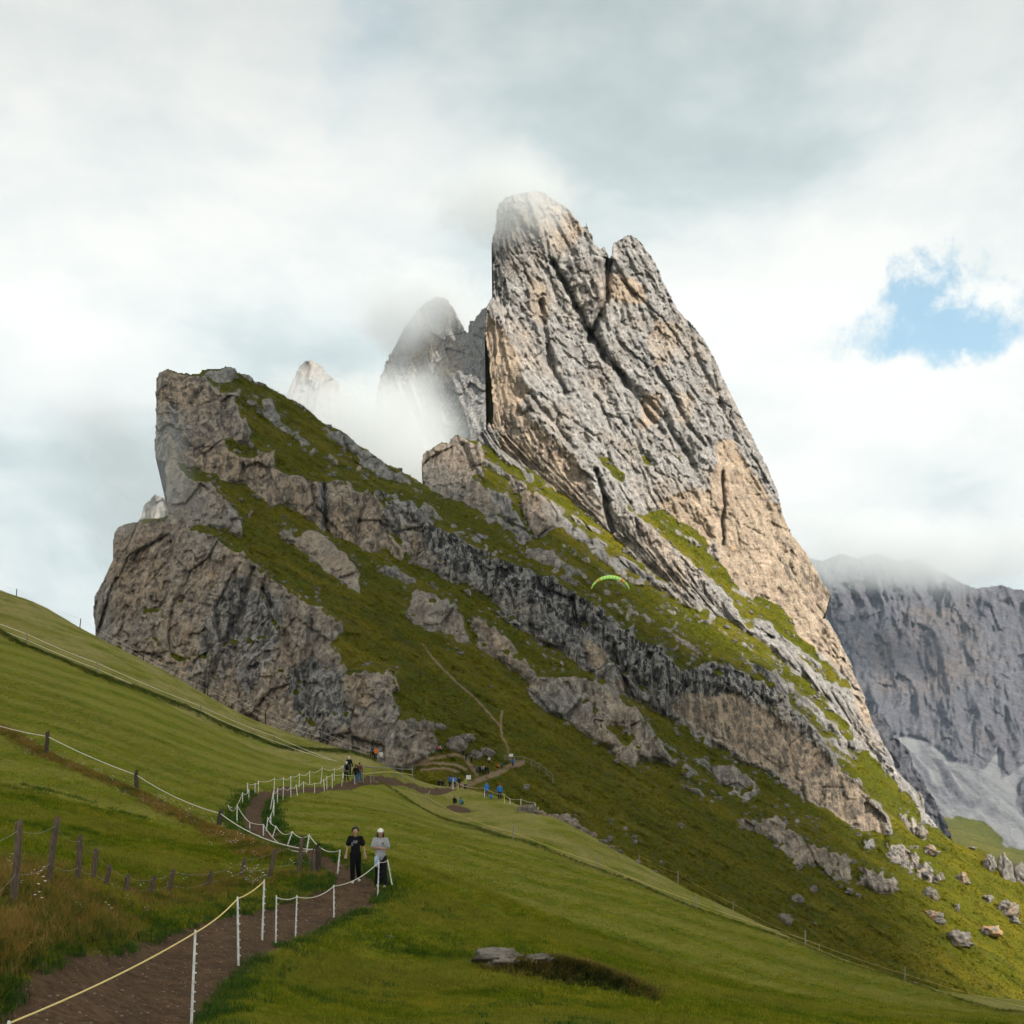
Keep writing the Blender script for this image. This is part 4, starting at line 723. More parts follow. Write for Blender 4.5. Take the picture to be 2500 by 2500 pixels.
# ------------------------------------------------------------------ mist clinging to the peaks, and the haze of the air
def mat_mist(name, density, scale, lo, hi, aniso=0.2):
    m = bpy.data.materials.new(name); m.use_nodes = True; nt = m.node_tree; nt.nodes.clear()
    tc = N(nt, 'ShaderNodeTexCoord').outputs['Object']
    ln = N(nt, 'ShaderNodeVectorMath', operation='LENGTH'); nt.links.new(tc, ln.inputs[0])
    n = noise(nt, wpos(nt), scale, 3, 0.55, 0.3)
    fall = ramp(nt, ln.outputs['Value'], [(0.15, 1.0), (0.98, 0.0)], 'EASE')
    f = math_n(nt, 'SUBTRACT', math_n(nt, 'ADD', fall, math_n(nt, 'MULTIPLY', math_n(nt, 'SUBTRACT', n, 0.5), 1.7)), 0.0)
    dens = math_n(nt, 'MULTIPLY', math_n(nt, 'MULTIPLY', ramp(nt, f, [(lo, 0.0), (hi, 1.0)]), ramp(nt, ln.outputs['Value'], [(0.7, 1.0), (0.99, 0.0)])), density)
    v = N(nt, 'ShaderNodeVolumePrincipled', ins={'Color': (0.93, 0.95, 0.965, 1), 'Anisotropy': aniso}); nt.links.new(dens, v.inputs['Density'])
    o = N(nt, 'ShaderNodeOutputMaterial'); nt.links.new(v.outputs[0], o.inputs['Volume'])
    return m
def mist(name, u, v, Y, ru, rv, ry, density, scale=0.03, lo=0.25, hi=0.8, tilt=0.0):
    me = bpy.data.meshes.new(name); bm = bmesh.new(); bmesh.ops.create_icosphere(bm, subdivisions=3, radius=1.0); bm.to_mesh(me); bm.free()
    o = bpy.data.objects.new(name, me); COL.objects.link(o); o.location = at(u, v, Y); o.scale = (ru / FPX * Y, ry, rv / FPX * Y); o.rotation_euler = (0, tilt, 0)
    me.materials.append(mat_mist(name, density, scale, lo, hi)); tag(o, kind='stuff'); return o
mist('mist', 1240, 480, 497, 270, 160, 34, 0.042, 0.06, 0.22, 0.85)
mist('mist', 930, 1080, 700, 330, 260, 80, 0.045, 0.022, 0.28, 0.9)
mist('mist', 1030, 760, 1290, 270, 180, 60, 0.034, 0.022, 0.25, 0.85)
mist('mist', 770, 1000, 1210, 260, 190, 60, 0.022, 0.016, 0.3, 1.1)
mist('mist', 300, 1150, 405, 300, 330, 15, 0.026, 0.04, 0.2, 0.9)
mist('mist', 2250, 1345, 3650, 600, 150, 420, 0.007, 0.006, 0.3, 0.95)
def haze_box():
    x0, x1, y0, y1, z0, z1 = -3500, 3500, -400, 6500, -760, 405
    v = [(x, y, z) for z in (z0, z1) for y in (y0, y1) for x in (x0, x1)]
    f = [(0, 2, 3, 1), (4, 5, 7, 6), (0, 1, 5, 4), (2, 6, 7, 3), (0, 4, 6, 2), (1, 3, 7, 5)]
    m = bpy.data.materials.new('air'); m.use_nodes = True; nt = m.node_tree; nt.nodes.clear()
    vp = N(nt, 'ShaderNodeVolumePrincipled', ins={'Color': (0.60, 0.76, 1.0, 1), 'Density': 0.000025, 'Anisotropy': 0.0}); o = N(nt, 'ShaderNodeOutputMaterial'); nt.links.new(vp.outputs[0], o.inputs['Volume'])
    tag(mesh_obj('haze', v, f, m, None, False), kind='stuff')
haze_box()
# ------------------------------------------------------------------ simple materials
def mat_plain(name, col, rough=0.8, var=0.0, scale=12.0, spec=0.2, stretch=(1, 1, 1), col2=None):
    m, nt, b = material(name); b.inputs['Roughness'].default_value = rough; b.inputs['Specular IOR Level'].default_value = spec
    if var > 0 or col2:
        tc = N(nt, 'ShaderNodeTexCoord').outputs['Object']; n = noise(nt, vmap(nt, tc, stretch), scale, 5, 0.65)
        a = col2 or tuple(c * (1 - var) for c in col); c = mix(nt, ramp(nt, n, [(0.32, 0.0), (0.68, 1.0)]), a, tuple(min(1, x * (1 + var * 0.6)) for x in col))
        nt.links.new(c, b.inputs['Base Color'])
        bm = N(nt, 'ShaderNodeBump', ins={'Strength': 0.4, 'Distance': 0.01, 'Height': n}); nt.links.new(bm.outputs[0], b.inputs['Normal'])
    else: b.inputs['Base Color'].default_value = tuple(col) + (1,)
    return m
M_WPOST = mat_plain('white_plastic', (0.78, 0.79, 0.77), 0.5, 0.25, 9, 0.4)
M_YPOST = mat_plain('yellow_plastic', (0.70, 0.58, 0.16), 0.5, 0.2, 9, 0.4)
M_WOOD = mat_plain('weathered_wood', (0.19, 0.14, 0.105), 0.95, 0.0, 7, 0.1, (9, 9, 0.9), (0.05, 0.036, 0.027))
M_WOODD = mat_plain('dark_wood', (0.11, 0.085, 0.065), 0.95, 0.0, 7, 0.1, (9, 9, 0.9), (0.035, 0.027, 0.022))
M_GREYW = mat_plain('grey_wood', (0.36, 0.33, 0.29), 0.95, 0.0, 7, 0.1, (9, 9, 0.9), (0.17, 0.15, 0.13))
M_ROPE = mat_plain('white_rope', (0.76, 0.72, 0.62), 0.8, 0.2, 30)
M_YROPE = mat_plain('yellow_rope', (0.72, 0.47, 0.09), 0.8, 0.3, 45, col2=(0.78, 0.70, 0.42))
M_WIRE = mat_plain('steel_wire', (0.30, 0.30, 0.30), 0.5, 0.0, 1, 0.5)

def tube(pts, rad, sides=6, cap=True):
    """swept tube: verts, faces; rad scalar or per point"""
    pts = [Vector(p) for p in pts]; n = len(pts); rad = [rad] * n if isinstance(rad, (int, float)) else rad
    V, F = [], []; up = Vector((0.13, 0.21, 0.97))
    for i, p in enumerate(pts):
        t = (pts[min(i + 1, n - 1)] - pts[max(i - 1, 0)]).normalized()
        a = t.cross(up); a = a.normalized() if a.length > 1e-3 else t.cross(Vector((1, 0, 0))).normalized(); b = t.cross(a)
        for k in range(sides):
            w = 2 * math.pi * k / sides; V.append(p + (a * math.cos(w) + b * math.sin(w)) * rad[i])
    for i in range(n - 1):
        for k in range(sides):
            k2 = (k + 1) % sides; F.append((i * sides + k, i * sides + k2, (i + 1) * sides + k2, (i + 1) * sides + k))
    if cap: F.append(tuple(range(sides))[::-1]); F.append(tuple((n - 1) * sides + k for k in range(sides)))
    return V, F
def join(parts):
    V, F = [], []
    for v, f in parts:
        o = len(V); V += list(v); F += [tuple(i + o for i in q) for q in f]
    return V, F
def boxm(c, s, R=None):
    c = Vector(c); V = []
    for z in (-1, 1):
        for y in (-1, 1):
            for x in (-1, 1):
                p = Vector((x * s[0] / 2, y * s[1] / 2, z * s[2] / 2)); V.append(c + (R @ p if R else p))
    return V, [(0, 2, 3, 1), (4, 5, 7, 6), (0, 1, 5, 4), (2, 6, 7, 3), (0, 4, 6, 2), (1, 3, 7, 5)]
rnd = random.Random(11)
def put(name, vf, mat, parent, org, smooth=True):
    V, F = vf; return mesh_obj(name, [tuple(Vector(v) - org) for v in V], F, mat, parent, smooth)
def step_post(p0, p1, r):
    """plastic fence stake: slim tapered shaft with a row of rope lugs and a pointed foot"""
    d = p1 - p0; L = d.length; pr = [tube([p0 - d.normalized() * 0.12, p0, p0 + d * 0.5, p0 + d * 0.97, p1], [r * 0.3, r, r * 0.9, r * 0.8, r * 0.55], 6)]
    side = Vector((1, 0, 0))
    for k in range(int(L / 0.16)):
        c = p0 + d * (0.15 + 0.8 * k / max(1, int(L / 0.16))); pr.append(boxm(c + side * r * 1.2, (r * 1.3, r * 0.9, r * 0.9)))
    return join(pr)
def wood_post(p0, p1, r, seed=0):
    """round weathered stake: slightly bent, split top cut at a slant"""
    q = random.Random(seed); d = p1 - p0; pts = []; rad = []
    for t in (-0.12, 0.0, 0.3, 0.62, 0.9, 1.0):
        pts.append(p0 + d * t + Vector((q.uniform(-1, 1), q.uniform(-1, 1), 0)) * r * 0.22); rad.append(r * (1.06 - 0.16 * max(t, 0)) * q.uniform(0.94, 1.06))
    V, F = tube(pts, rad, 9)
    for k in range(9):
        i = len(V) - 9 + k; V[i] = V[i] + Vector((0, 0, (V[i].x - p1.x) * 0.5 + q.uniform(-0.1, 0.1) * r)); 
    return V, F
def sag(a, b, s, n=10):
    return [a.lerp(b, t / n) - Vector((0, 0, 4 * s * (t / n) * (1 - t / n))) for t in range(n + 1)]

def fence(name, label, posts, kind, r, ropes, mat, rope_mat, rope_r, sagf=0.03, ground=True, cat='fence', post_name='post'):
    """posts: (u_base, v_base, Y, u_top, v_top[, material]); ropes: fractions of the post height the lines hang at"""
    G = []
    for p in posts:
        b = on_ground(p[0], p[2]) if ground else on_mountain(p[0], p[1]); Y = b.y
        G.append((b, at(p[3], p[4], Y)))
    org = G[0][0].copy(); root = thing(name, org, label=label, cat=cat)
    for i, (b, t) in enumerate(G):
        m = posts[i][5] if len(posts[i]) > 5 else mat
        if t.z - b.z < 0.15: b = Vector((b.x, b.y, t.z - 0.5))
        vf = step_post(b, t, r) if kind == 'plastic' else wood_post(b, t, r, i + len(posts) * 7)
        put(post_name, vf, m, root, org)
    for h in ropes:
        for (b0, t0), (b1, t1) in zip(G[:-1], G[1:]):
            a, c = b0.lerp(t0, h), b1.lerp(t1, h); l = (a - c).length
            if l < 0.15: continue
            put('rope' if rope_r > 0.005 else 'wire', tube(sag(a, c, l * sagf * rnd.uniform(0.6, 1.3)), rope_r, 5), rope_mat, root, org)
    return root
def PB(u, v, Y, ut, vt, *m): return (u, v, Y, ut, vt) + m

near = [PB(18, 2600, 15.5, 22, 2492), PB(467, 2476, 23, 477, 2270), PB(582, 2337, 29, 580, 2189), PB(640, 2272, 33, 645, 2147), PB(673, 2279, 34.5, 675, 2186), PB(721, 2278, 36.5, 725, 2185), PB(815, 2239, 41, 815, 2160), PB(922, 2179, 45.5, 925, 2101), PB(958, 2166, 47, 946, 2098)]
fence('path_fence', 'white step-in stakes with yellow rope along the near right edge of the dirt path', near[:4], 'plastic', 0.023, (0.97,), M_WPOST, M_YROPE, 0.011, 0.008)
fence('path_fence', 'white stakes with sagging white rope beside the two walkers', near[4:], 'plastic', 0.019, (0.96,), M_WPOST, M_ROPE, 0.010, 0.03)
right = [PB(824, 2138, 50, 830, 2074), PB(748, 2093, 57, 755, 2037), PB(702, 2084, 61, 714, 2029), PB(665, 2061, 66, 674, 2016), PB(650, 2031, 70, 654, 1995), PB(661, 2023, 73, 661, 1989), PB(668, 1992, 80, 669, 1952), PB(659, 1956, 87, 668, 1930), PB(677, 1950, 92, 678, 1923), PB(691, 1944, 97, 692, 1919), PB(710, 1942, 102, 710, 1919), PB(726, 1938, 106, 723, 1915), PB(741, 1936, 109, 741, 1908), PB(768, 1930, 113, 768, 1911), PB(792, 1928, 118, 790, 1902), PB(798, 1913, 124, 798, 1894), PB(811, 1910, 127, 811, 1889), PB(834, 1910, 131, 837, 1889), PB(866, 1908, 135, 866, 1890)]
fence('path_fence', 'white stake and rope fence following the right edge of the winding path uphill', right, 'plastic', 0.024, (0.96,), M_WPOST, M_ROPE, 0.013, 0.035)
left = [PB(775, 2119, 47.5, 776, 2064, M_WOOD), PB(643, 2051, 66, 643, 2012), PB(609, 2042, 67, 610, 2007), PB(578, 2032, 69, 579, 1964), PB(559, 2003, 77, 556, 1964, M_WOOD), PB(592, 1952, 87, 592, 1934), PB(607, 1942, 92, 608, 1928), PB(604, 1936, 96, 604, 1911), PB(622, 1936, 99, 623, 1911), PB(631, 1928, 102, 631, 1906), PB(669, 1930, 106, 670, 1899), PB(692, 1924, 110, 692, 1898), PB(710, 1911, 114, 710, 1894), PB(730, 1911, 117, 731, 1888), PB(756, 1907, 122, 756, 1882), PB(783, 1888, 127, 787, 1873), PB(816, 1896, 132, 816, 1876), PB(838, 1888, 137, 838, 1868)]
fence('path_fence', 'white stake and rope fence following the left edge of the winding path uphill', left, 'plastic', 0.024, (0.96,), M_WPOST, M_ROPE, 0.013, 0.035)
tops = [(47, 2003), (139, 1995), (197, 2038), (235, 2070), (269, 2110), (312, 2135), (377, 2139), (424, 2121), (516, 2127), (597, 2095), (672, 2072), (737, 2045)]
wood = [PB(-150, 2300, 21.5, -140, 2020)] + [PB(u, 0, Y, t[0], t[1]) for (u, Y), t in zip(FENCE_L[2:14], tops)] + [PB(765, 2146, 47.2, 766, 2070)]
fence('wire_fence', 'row of leaning weathered wooden posts with thin wire on the left bank', wood, 'wood', 0.062, (0.88, 0.35), M_WOOD, M_WIRE, 0.0024, 0.035)
up = [PB(-160, 1800, 79, -160, 1700), PB(114, 1853, 72, 116, 1786), PB(333, 1940, 69, 334, 1882), PB(533, 2036, 62, 540, 1977), PB(776, 2119, 47.5, 778, 2062)]
fence('rope_fence', 'dark wooden posts with one pale sagging rope along the terrace edge', up, 'wood', 0.095, (0.80,), M_WOODD, M_ROPE, 0.016, 0.02)
bord = [PB(-120, 1500, 146, -120, 1470), PB(65, 1577, 140, 67, 1545), PB(238, 1648, 138, 239, 1616), PB(490, 1744, 148, 491, 1722), PB(670, 1820, 156, 670, 1795), PB(830, 1880, 150, 831, 1862)]
fence('rope_fence', 'grey posts with two pale ropes along the top border of the mown meadow', bord, 'wood', 0.06, (0.9, 0.45), M_GREYW, M_ROPE, 0.020, 0.012)
sky_f = [PB(-90, 1430, 219, -90, 1400), PB(40, 1460, 212, 41, 1438), PB(195, 1535, 205, 197, 1510), PB(350, 1618, 199, 351, 1596), PB(507, 1690, 192, 508, 1664), PB(648, 1762, 187, 649, 1738), PB(781, 1806, 180, 782, 1784), PB(905, 1852, 169, 905, 1832)]
fence('rope_fence', 'thin dark posts with two faint lines on the skyline of the left meadow', sky_f, 'wood', 0.06, (0.95, 0.5), M_WOODD, M_ROPE, 0.013, 0.015)
low = [PB(905, 1918, 139, 905, 1893), PB(1040, 1965, 146, 1049, 1930), PB(1252, 2053, 117, 1254, 2013), PB(1459, 2126, 113, 1460, 2090), PB(1699, 2222, 108, 1699, 2184), PB(1966, 2311, 109, 1966, 2272), PB(2209, 2398, 110, 2209, 2361), PB(2560, 2500, 110, 2560, 2460)]
fence('rope_fence', 'grey posts with a yellow rope crossing the meadow below the walkers to the right', low, 'wood', 0.055, (0.45,), M_GREYW, M_YROPE, 0.007, 0.012)
edge = [PB(1560, 2112, 140, 1560, 2084), PB(1655, 2155, 138, 1655, 2126), PB(1790, 2228, 137, 1790, 2200), PB(2000, 2330, 136, 2000, 2302)]
fence('rope_fence', 'small fence of thin posts and yellow rope at the outer edge of the meadow', edge, 'wood', 0.04, (0.8,), M_GREYW, M_YROPE, 0.006, 0.02)
sad = [PB(1106, 1925, 176, 1106, 1899, M_WPOST), PB(1119, 1930, 174, 1119, 1912, M_YPOST), PB(1183, 1950, 168, 1183, 1922, M_WPOST), PB(1232, 1963, 165, 1230, 1937, M_YPOST), PB(1245, 1959, 164, 1245, 1949, M_WPOST), PB(1271, 1966, 162, 1272, 1950, M_WPOST), PB(1306, 1975, 160, 1306, 1959, M_WPOST), PB(1314, 1991, 152, 1314, 1969, M_YPOST)]
fence('path_fence', 'white and yellow stakes with cord beside the hikers in blue', sad, 'plastic', 0.035, (0.93,), M_WPOST, M_ROPE, 0.014, 0.04)
# light timber barrier at the bend where four hikers stand
def barrier():
    P = [(886, 1905, 138, 1868), (913, 1897, 142, 1871), (938, 1897, 147, 1872), (963, 1902, 152, 1874), (981, 1899, 156, 1876), (1007, 1900, 160, 1876)]
    B = [(on_ground(u, Y), at(u, t, Y)) for u, v, Y, t in P]; org = B[0][0].copy(); root = thing('timber_barrier', org, label='pale timber barrier with rails at the bend of the path beside four hikers', cat='barrier')
    for i, (b, t) in enumerate(B): put('post', wood_post(b, t, 0.055, i + 400), M_GREYW, root, org)
    for h in (0.93, 0.5):
        for (b0, t0), (b1, t1) in zip(B[:-1], B[1:]):
            a, c = b0.lerp(t0, h), b1.lerp(t1, h)
            put('rail', tube([a, c], 0.045 if h > 0.9 else 0.02, 5), M_GREYW if h > 0.9 else M_YROPE, root, org)
barrier()
hand = [PB(1233, 1862, 0, 1233, 1844), PB(1256, 1866, 0, 1256, 1846), PB(1280, 1868, 0, 1280, 1847), PB(1298, 1876, 0, 1298, 1855), PB(1316, 1886, 0, 1316, 1864), PB(1333, 1898, 0, 1333, 1877), PB(1350, 1912, 0, 1350, 1891)]
fence('handrail', 'grey wooden handrail beside the far footpath leaving the saddle', hand, 'wood', 0.07, (0.96, 0.5), M_GREYW, M_GREYW, 0.045, 0.0, False, 'handrail')
def sign(u, v, vt, label, board, ground=False):
    b = on_mountain(u, v); t = at(u, vt, b.y); root = thing('sign_post', b, label=label, cat='sign'); o = Vector((0, 0, 0)); h = t.z - b.z
    put('post', tube([o - Vector((0, 0, 0.2)), Vector((0, 0, h))], 0.05, 6), M_GREYW, root, o); w, bh = board
    put('board', boxm((0, -0.08, h - bh / 2 + 0.05), (w, 0.05, bh)), mat_plain('sign_white', (0.74, 0.74, 0.72), 0.6, 0.08, 3), root, o, False)
sign(1144, 1915, 1893, 'white notice board on a post beside the footpath junction', (1.0, 0.9))
sign(1248, 1866, 1841, 'small white sign at the head of the wooden handrail', (0.8, 0.6))

# ------------------------------------------------------------------ boulders
def mat_boulder():
    m, nt, b = material('boulder_rock'); P = wpos(nt); n = noise(nt, P, 0.8, 5, 0.7); f = noise(nt, P, 5.0, 4, 0.7)
    c = mix(nt, ramp(nt, n, [(0.35, 0.0), (0.65, 1.0)]), (0.10, 0.088, 0.076), (0.27, 0.248, 0.222)); oi = N(nt, 'ShaderNodeObjectInfo')
    c = mix(nt, math_n(nt, 'MULTIPLY', ramp(nt, noise(nt, P, 0.4, 3, 0.6), [(0.45, 0.0), (0.6, 1.0)]), attr(nt, 'warm')), c, (0.42, 0.24, 0.10))
    c = mix(nt, 1.0, c, ramp(nt, f, [(0.3, 0.5), (0.6, 1.1)]), 'MULTIPLY'); nt.links.new(c, b.inputs['Base Color'])
    bm = N(nt, 'ShaderNodeBump', ins={'Strength': 0.5, 'Distance': 0.15, 'Height': f}); nt.links.new(bm.outputs[0], b.inputs['Normal']); return m
M_BOULDER = mat_boulder()
def boulder(u, v, w, h, label, ground=False, Y=None, seed=0, warm=0.0, name='boulder', group=None, cat='boulder', tower=0.0):
    b = on_ground(u, Y) if ground else on_mountain(u, v + h * 0.35)
    sx = w / FPX * b.y / 2; sz = h / FPX * b.y / 2
    bm = bmesh.new(); bmesh.ops.create_icosphere(bm, subdivisions=4, radius=1.0); co = np.array([x.co[:] for x in bm.verts]); F = [tuple(x.index for x in f.verts) for f in bm.faces]; bm.free()
    f1, _ = facets(co * 1.1 + seed * 3.7, seed + 3); f2, _ = facets(co * 2.6 + seed * 1.7, seed + 9)
    r = 1 + 0.46 * f1 + 0.26 * f2 + 0.14 * fbm(co * 1.3 + seed * 5.1, 3, seed=seed)
    co = co * r[:, None]
    if tower: co[:, :2] *= (1 - tower * np.clip((co[:, 2:] + 1) / 2, 0, 1))
    co = co * np.array([sx, sx * 0.85, sz]); k = co[:, 2] < -sz * 0.55; co[k, 2] = -sz * 0.55 + (co[k, 2] + sz * 0.55) * 0.35
    o = mesh_obj(name, co, F, M_BOULDER, None, True, dict(warm=np.full(len(co), warm))); o.location = b + Vector((0, 0, sz * 0.12)); o.rotation_euler = (0, 0, 0)
    tag(o, label, cat, group); return o
BL = [(2349, 2139, 28, 30, 'rounded boulder in the middle of the sunlit grass slope', 0.5), (2360, 2153, 15, 11, 'small pale stone just below the rounded boulder on the sunlit slope', 0.0), (2272, 2176, 38, 40, 'grey slab boulder where shade meets the sunlit slope', 0.2),
 (2411, 2191, 24, 26, 'pair-topped boulder right of centre on the sunlit slope', 0.0), (2461, 2212, 52, 46, 'largest dark boulder on the sunlit slope near the right edge', 0.3), (2476, 2244, 30, 18, 'low dark rock under the largest boulder near the right edge', 0.0), (2269, 2072, 36, 30, 'brown boulder high on the sunlit slope below the spur', 0.4),
 (2246, 2025, 30, 34, 'dark knobbly boulder at the top of the sunlit slope', 0.1), (2419, 2268, 50, 28, 'orange streaked ledge of rock at the lower right', 1.0), (2292, 2246, 30, 18, 'pale flat boulder in the shade above the dark hump', 0.0), (2276, 2228, 44, 26, 'rusty outcrop in the shaded grass at lower right', 0.9), (2340, 2282, 62, 44, 'big dark humped boulder at the lower right edge of the shade', 0.1),
 (2336, 2212, 16, 26, 'narrow leaning stone on the shaded edge of the slope', 0.0), (1774, 1529, 16, 9, 'lone boulder on the bright grass strip below the tan wall', 0.0), (1699, 1503, 18, 10, 'dark boulder on the grass strip left of the lone one', 0.0),
 (1111, 1811, 52, 40, 'big pale boulder beside the footpath in the saddle', 0.1), (1132, 1797, 44, 24, 'pale flat boulder behind the big one in the saddle', 0.0), (1160, 1838, 30, 26, 'grey boulder beside the hikers in the saddle', 0.0), (1191, 1829, 32, 28, 'mottled grey boulder right of the hikers in the saddle', 0.0),
 (1041, 1766, 30, 34, 'blocky grey boulder at the right foot of the near cliff', 0.1), (1073, 1770, 28, 20, 'flat topped boulder above the saddle near the cliff foot', 0.0), (1002, 1763, 28, 32, 'upright pale block leaning on the near cliff', 0.1), (1019, 1769, 22, 26, 'narrow pale block squeezed between two others at the cliff foot', 0.1),
 (2372, 2068, 22, 8, 'flat white stone on the crest of the sunlit slope', 0.0), (1985, 2168, 20, 22, 'small grey boulder alone in the shaded slope below the outcrops', 0.0), (1918, 2236, 34, 40, 'grey outcrop boulder low on the shaded slope', 0.1), (1945, 2190, 30, 24, 'mossy boulder on the shaded slope above the grey outcrop boulder', 0.0)]
for i, (u, v, w, h, lab, wm) in enumerate(BL): boulder(u, v, w, h, lab, seed=i + 1, warm=wm)
boulder(2452, 2108, 50, 84, 'tall split rock tower standing on the crest at the right edge', seed=71, name='rock_tower', cat='rock', tower=0.45)
boulder(2484, 2118, 52, 66, 'broad dark rock shoulder against the split tower at the right edge', seed=72, name='rock_tower', cat='rock', tower=0.3)
boulder(2415, 2098, 34, 46, 'small pale rock tower left of the split tower on the crest', seed=73, name='rock_tower', cat='rock', tower=0.25)
for i, (u, Y, w, h) in enumerate([(1286, 153, 46, 30), (1302, 151, 30, 24), (1322, 150, 24, 16), (1352, 150, 30, 18), (1378, 149, 40, 34), (1392, 148, 34, 30), (1408, 147, 26, 20), (1424, 147, 24, 14), (1446, 146, 22, 16), (1470, 145, 26, 14), (1492, 144, 18, 12), (1512, 143, 20, 12), (1556, 141.5, 16, 13), (1600, 139, 12, 8), (1868, 136, 16, 10), (2230, 135, 20, 14)]):
    boulder(u, 0, w, h, 'small weathered stone in the line along the outer edge of the meadow', True, Y, seed=i + 40, warm=0.25, name='stone', group='stones along the outer meadow edge', cat='stone')
# pale ledge with juniper in the near meadow
boulder(1225, 0, 150, 46, 'pale flat rock showing through the turf of the near meadow', True, 37.2, seed=90, warm=0.1, name='rock_ledge', cat='rock')
boulder(1318, 0, 70, 30, 'small pale rock beside the flat one in the near meadow', True, 37.0, seed=91, warm=0.1, name='rock_ledge', cat='rock')
boulder(946, 0, 26, 10, 'little stone in the bare earth patch right of the path', True, 39.5, seed=92, warm=0.1, name='stone', cat='stone')

# ------------------------------------------------------------------ paraglider
def paraglider():
    Y = 235.0; c = at(1490, 1430, Y); root = thing('paraglider', c, 0.0, label='bright green paraglider wing with orange bands flying before the slope', cat='paraglider')
    px = Y / FPX; mg = mat_plain('lime_ripstop', (0.33, 0.72, 0.09), 0.55, 0.12, 2, 0.3); mo = mat_plain('orange_ripstop', (0.75, 0.22, 0.06), 0.55); ml = mat_plain('pale_ripstop', (0.55, 0.85, 0.25), 0.55)
    n = 34; R = 47 * px
    def sect(t):
        a = math.radians(165 - t * 150); cx, cz = R * math.cos(a), R * 0.78 * math.sin(a)
        nrm = Vector((math.cos(a), 0, math.sin(a))).normalized(); ch = (0.6 + 1.5 * math.sin(math.pi * min(max(t, 0.02), 0.98))) ; out = []
        for s, th in ((0, 0), (0.15, 0.10), (0.4, 0.13), (1.0, 0.0), (0.5, -0.01), (0.12, -0.03)):
            out.append(Vector((cx, 0, cz - R * 0.35)) + Vector((0.10, 1, 0.38)) * (s - 0.4) * ch + nrm * (th * ch * 1.2 + (0.05 if s in (0.15, 0.4) and False else 0)))
        return out
    prev = sect(0)
    for i in range(n):
        nx = sect((i + 1) / n); V = prev + nx; k = len(prev); F = [(j, (j + 1) % k, k + (j + 1) % k, k + j) for j in range(k)]
        t = (i + 0.5) / n; m = mo if (0.20 < t < 0.24 or 0.26 < t < 0.29 or 0.72 < t < 0.76 or 0.78 < t < 0.82) else (ml if i % 2 else mg)
        put('wing_cell', (V, F), m, root, Vector((0, 0, 0))); prev = nx
paraglider()
# ------------------------------------------------------------------ people
def capsule(bm, a, b, ra, rb, seg=10):
    a, b = Vector(a), Vector(b); d = b - a; L = max(d.length, 1e-4); q = d.to_track_quat('Z', 'Y'); rings = []
    prof = [(-ra * math.cos(t), ra * math.sin(t)) for t in (0.02, 0.5, 1.0, 1.5)] + [(L + rb * math.sin(t), rb * math.cos(t)) for t in (0.05, 0.55, 1.05, 1.55)]
    for z, r in prof:
        rings.append([bm.verts.new(a + q @ Vector((r * math.cos(2 * math.pi * k / seg), r * math.sin(2 * math.pi * k / seg), z))) for k in range(seg)])
    for r0, r1 in zip(rings[:-1], rings[1:]):
        for k in range(seg): bm.faces.new((r0[k], r0[(k + 1) % seg], r1[(k + 1) % seg], r1[k]))
    bm.faces.new(rings[0][::-1]); bm.faces.new(rings[-1])
def ellip(bm, c, r, R=None):
    m = Matrix.Translation(c) @ (R.to_4x4() if R else Matrix.Identity(4)) @ Matrix.Diagonal((r[0], r[1], r[2], 1)); bmesh.ops.create_icosphere(bm, subdivisions=3, radius=1.0, matrix=m)
def fuse(name, build, voxel, smooth=2):
    """one continuous surface grown over the given forms"""
    bm = bmesh.new(); build(bm); me = bpy.data.meshes.new(name + '_form'); bm.to_mesh(me); bm.free()
    o = bpy.data.objects.new(name + '_form', me); COL.objects.link(o)
    m = o.modifiers.new('r', 'REMESH'); m.mode = 'VOXEL'; m.voxel_size = voxel; m.use_smooth_shade = True
    if smooth: s = o.modifiers.new('s', 'SMOOTH'); s.iterations = smooth; s.factor = 0.5
    dg = bpy.context.evaluated_depsgraph_get(); out = bpy.data.meshes.new_from_object(o.evaluated_get(dg)); out.name = name
    bpy.data.objects.remove(o); bpy.data.meshes.remove(me)
    out.polygons.foreach_set('use_smooth', np.ones(len(out.polygons), bool)); return out
class Pose:
    """joint positions of a standing adult 1.72 m tall, facing -Y; J maps joint to place"""
    def __init__(s, **kw):
        J = dict(pelvis=(0, 0, 0.93), chest=(0, 0.0, 1.28), neck=(0, 0.01, 1.46), head=(0, -0.015, 1.60), shL=(0.17, 0.0, 1.40), shR=(-0.17, 0, 1.40), elL=(0.25, 0.03, 1.13), elR=(-0.25, 0.03, 1.13), haL=(0.27, -0.06, 0.90), haR=(-0.27, -0.06, 0.90),
                 hiL=(0.09, 0, 0.90), hiR=(-0.09, 0, 0.90), knL=(0.10, -0.02, 0.50), knR=(-0.10, -0.02, 0.50), anL=(0.11, 0.03, 0.09), anR=(-0.11, 0.03, 0.09))
        J.update(kw); s.J = {k: Vector(v) for k, v in J.items()}
    def __getattr__(s, k): return s.J[k]
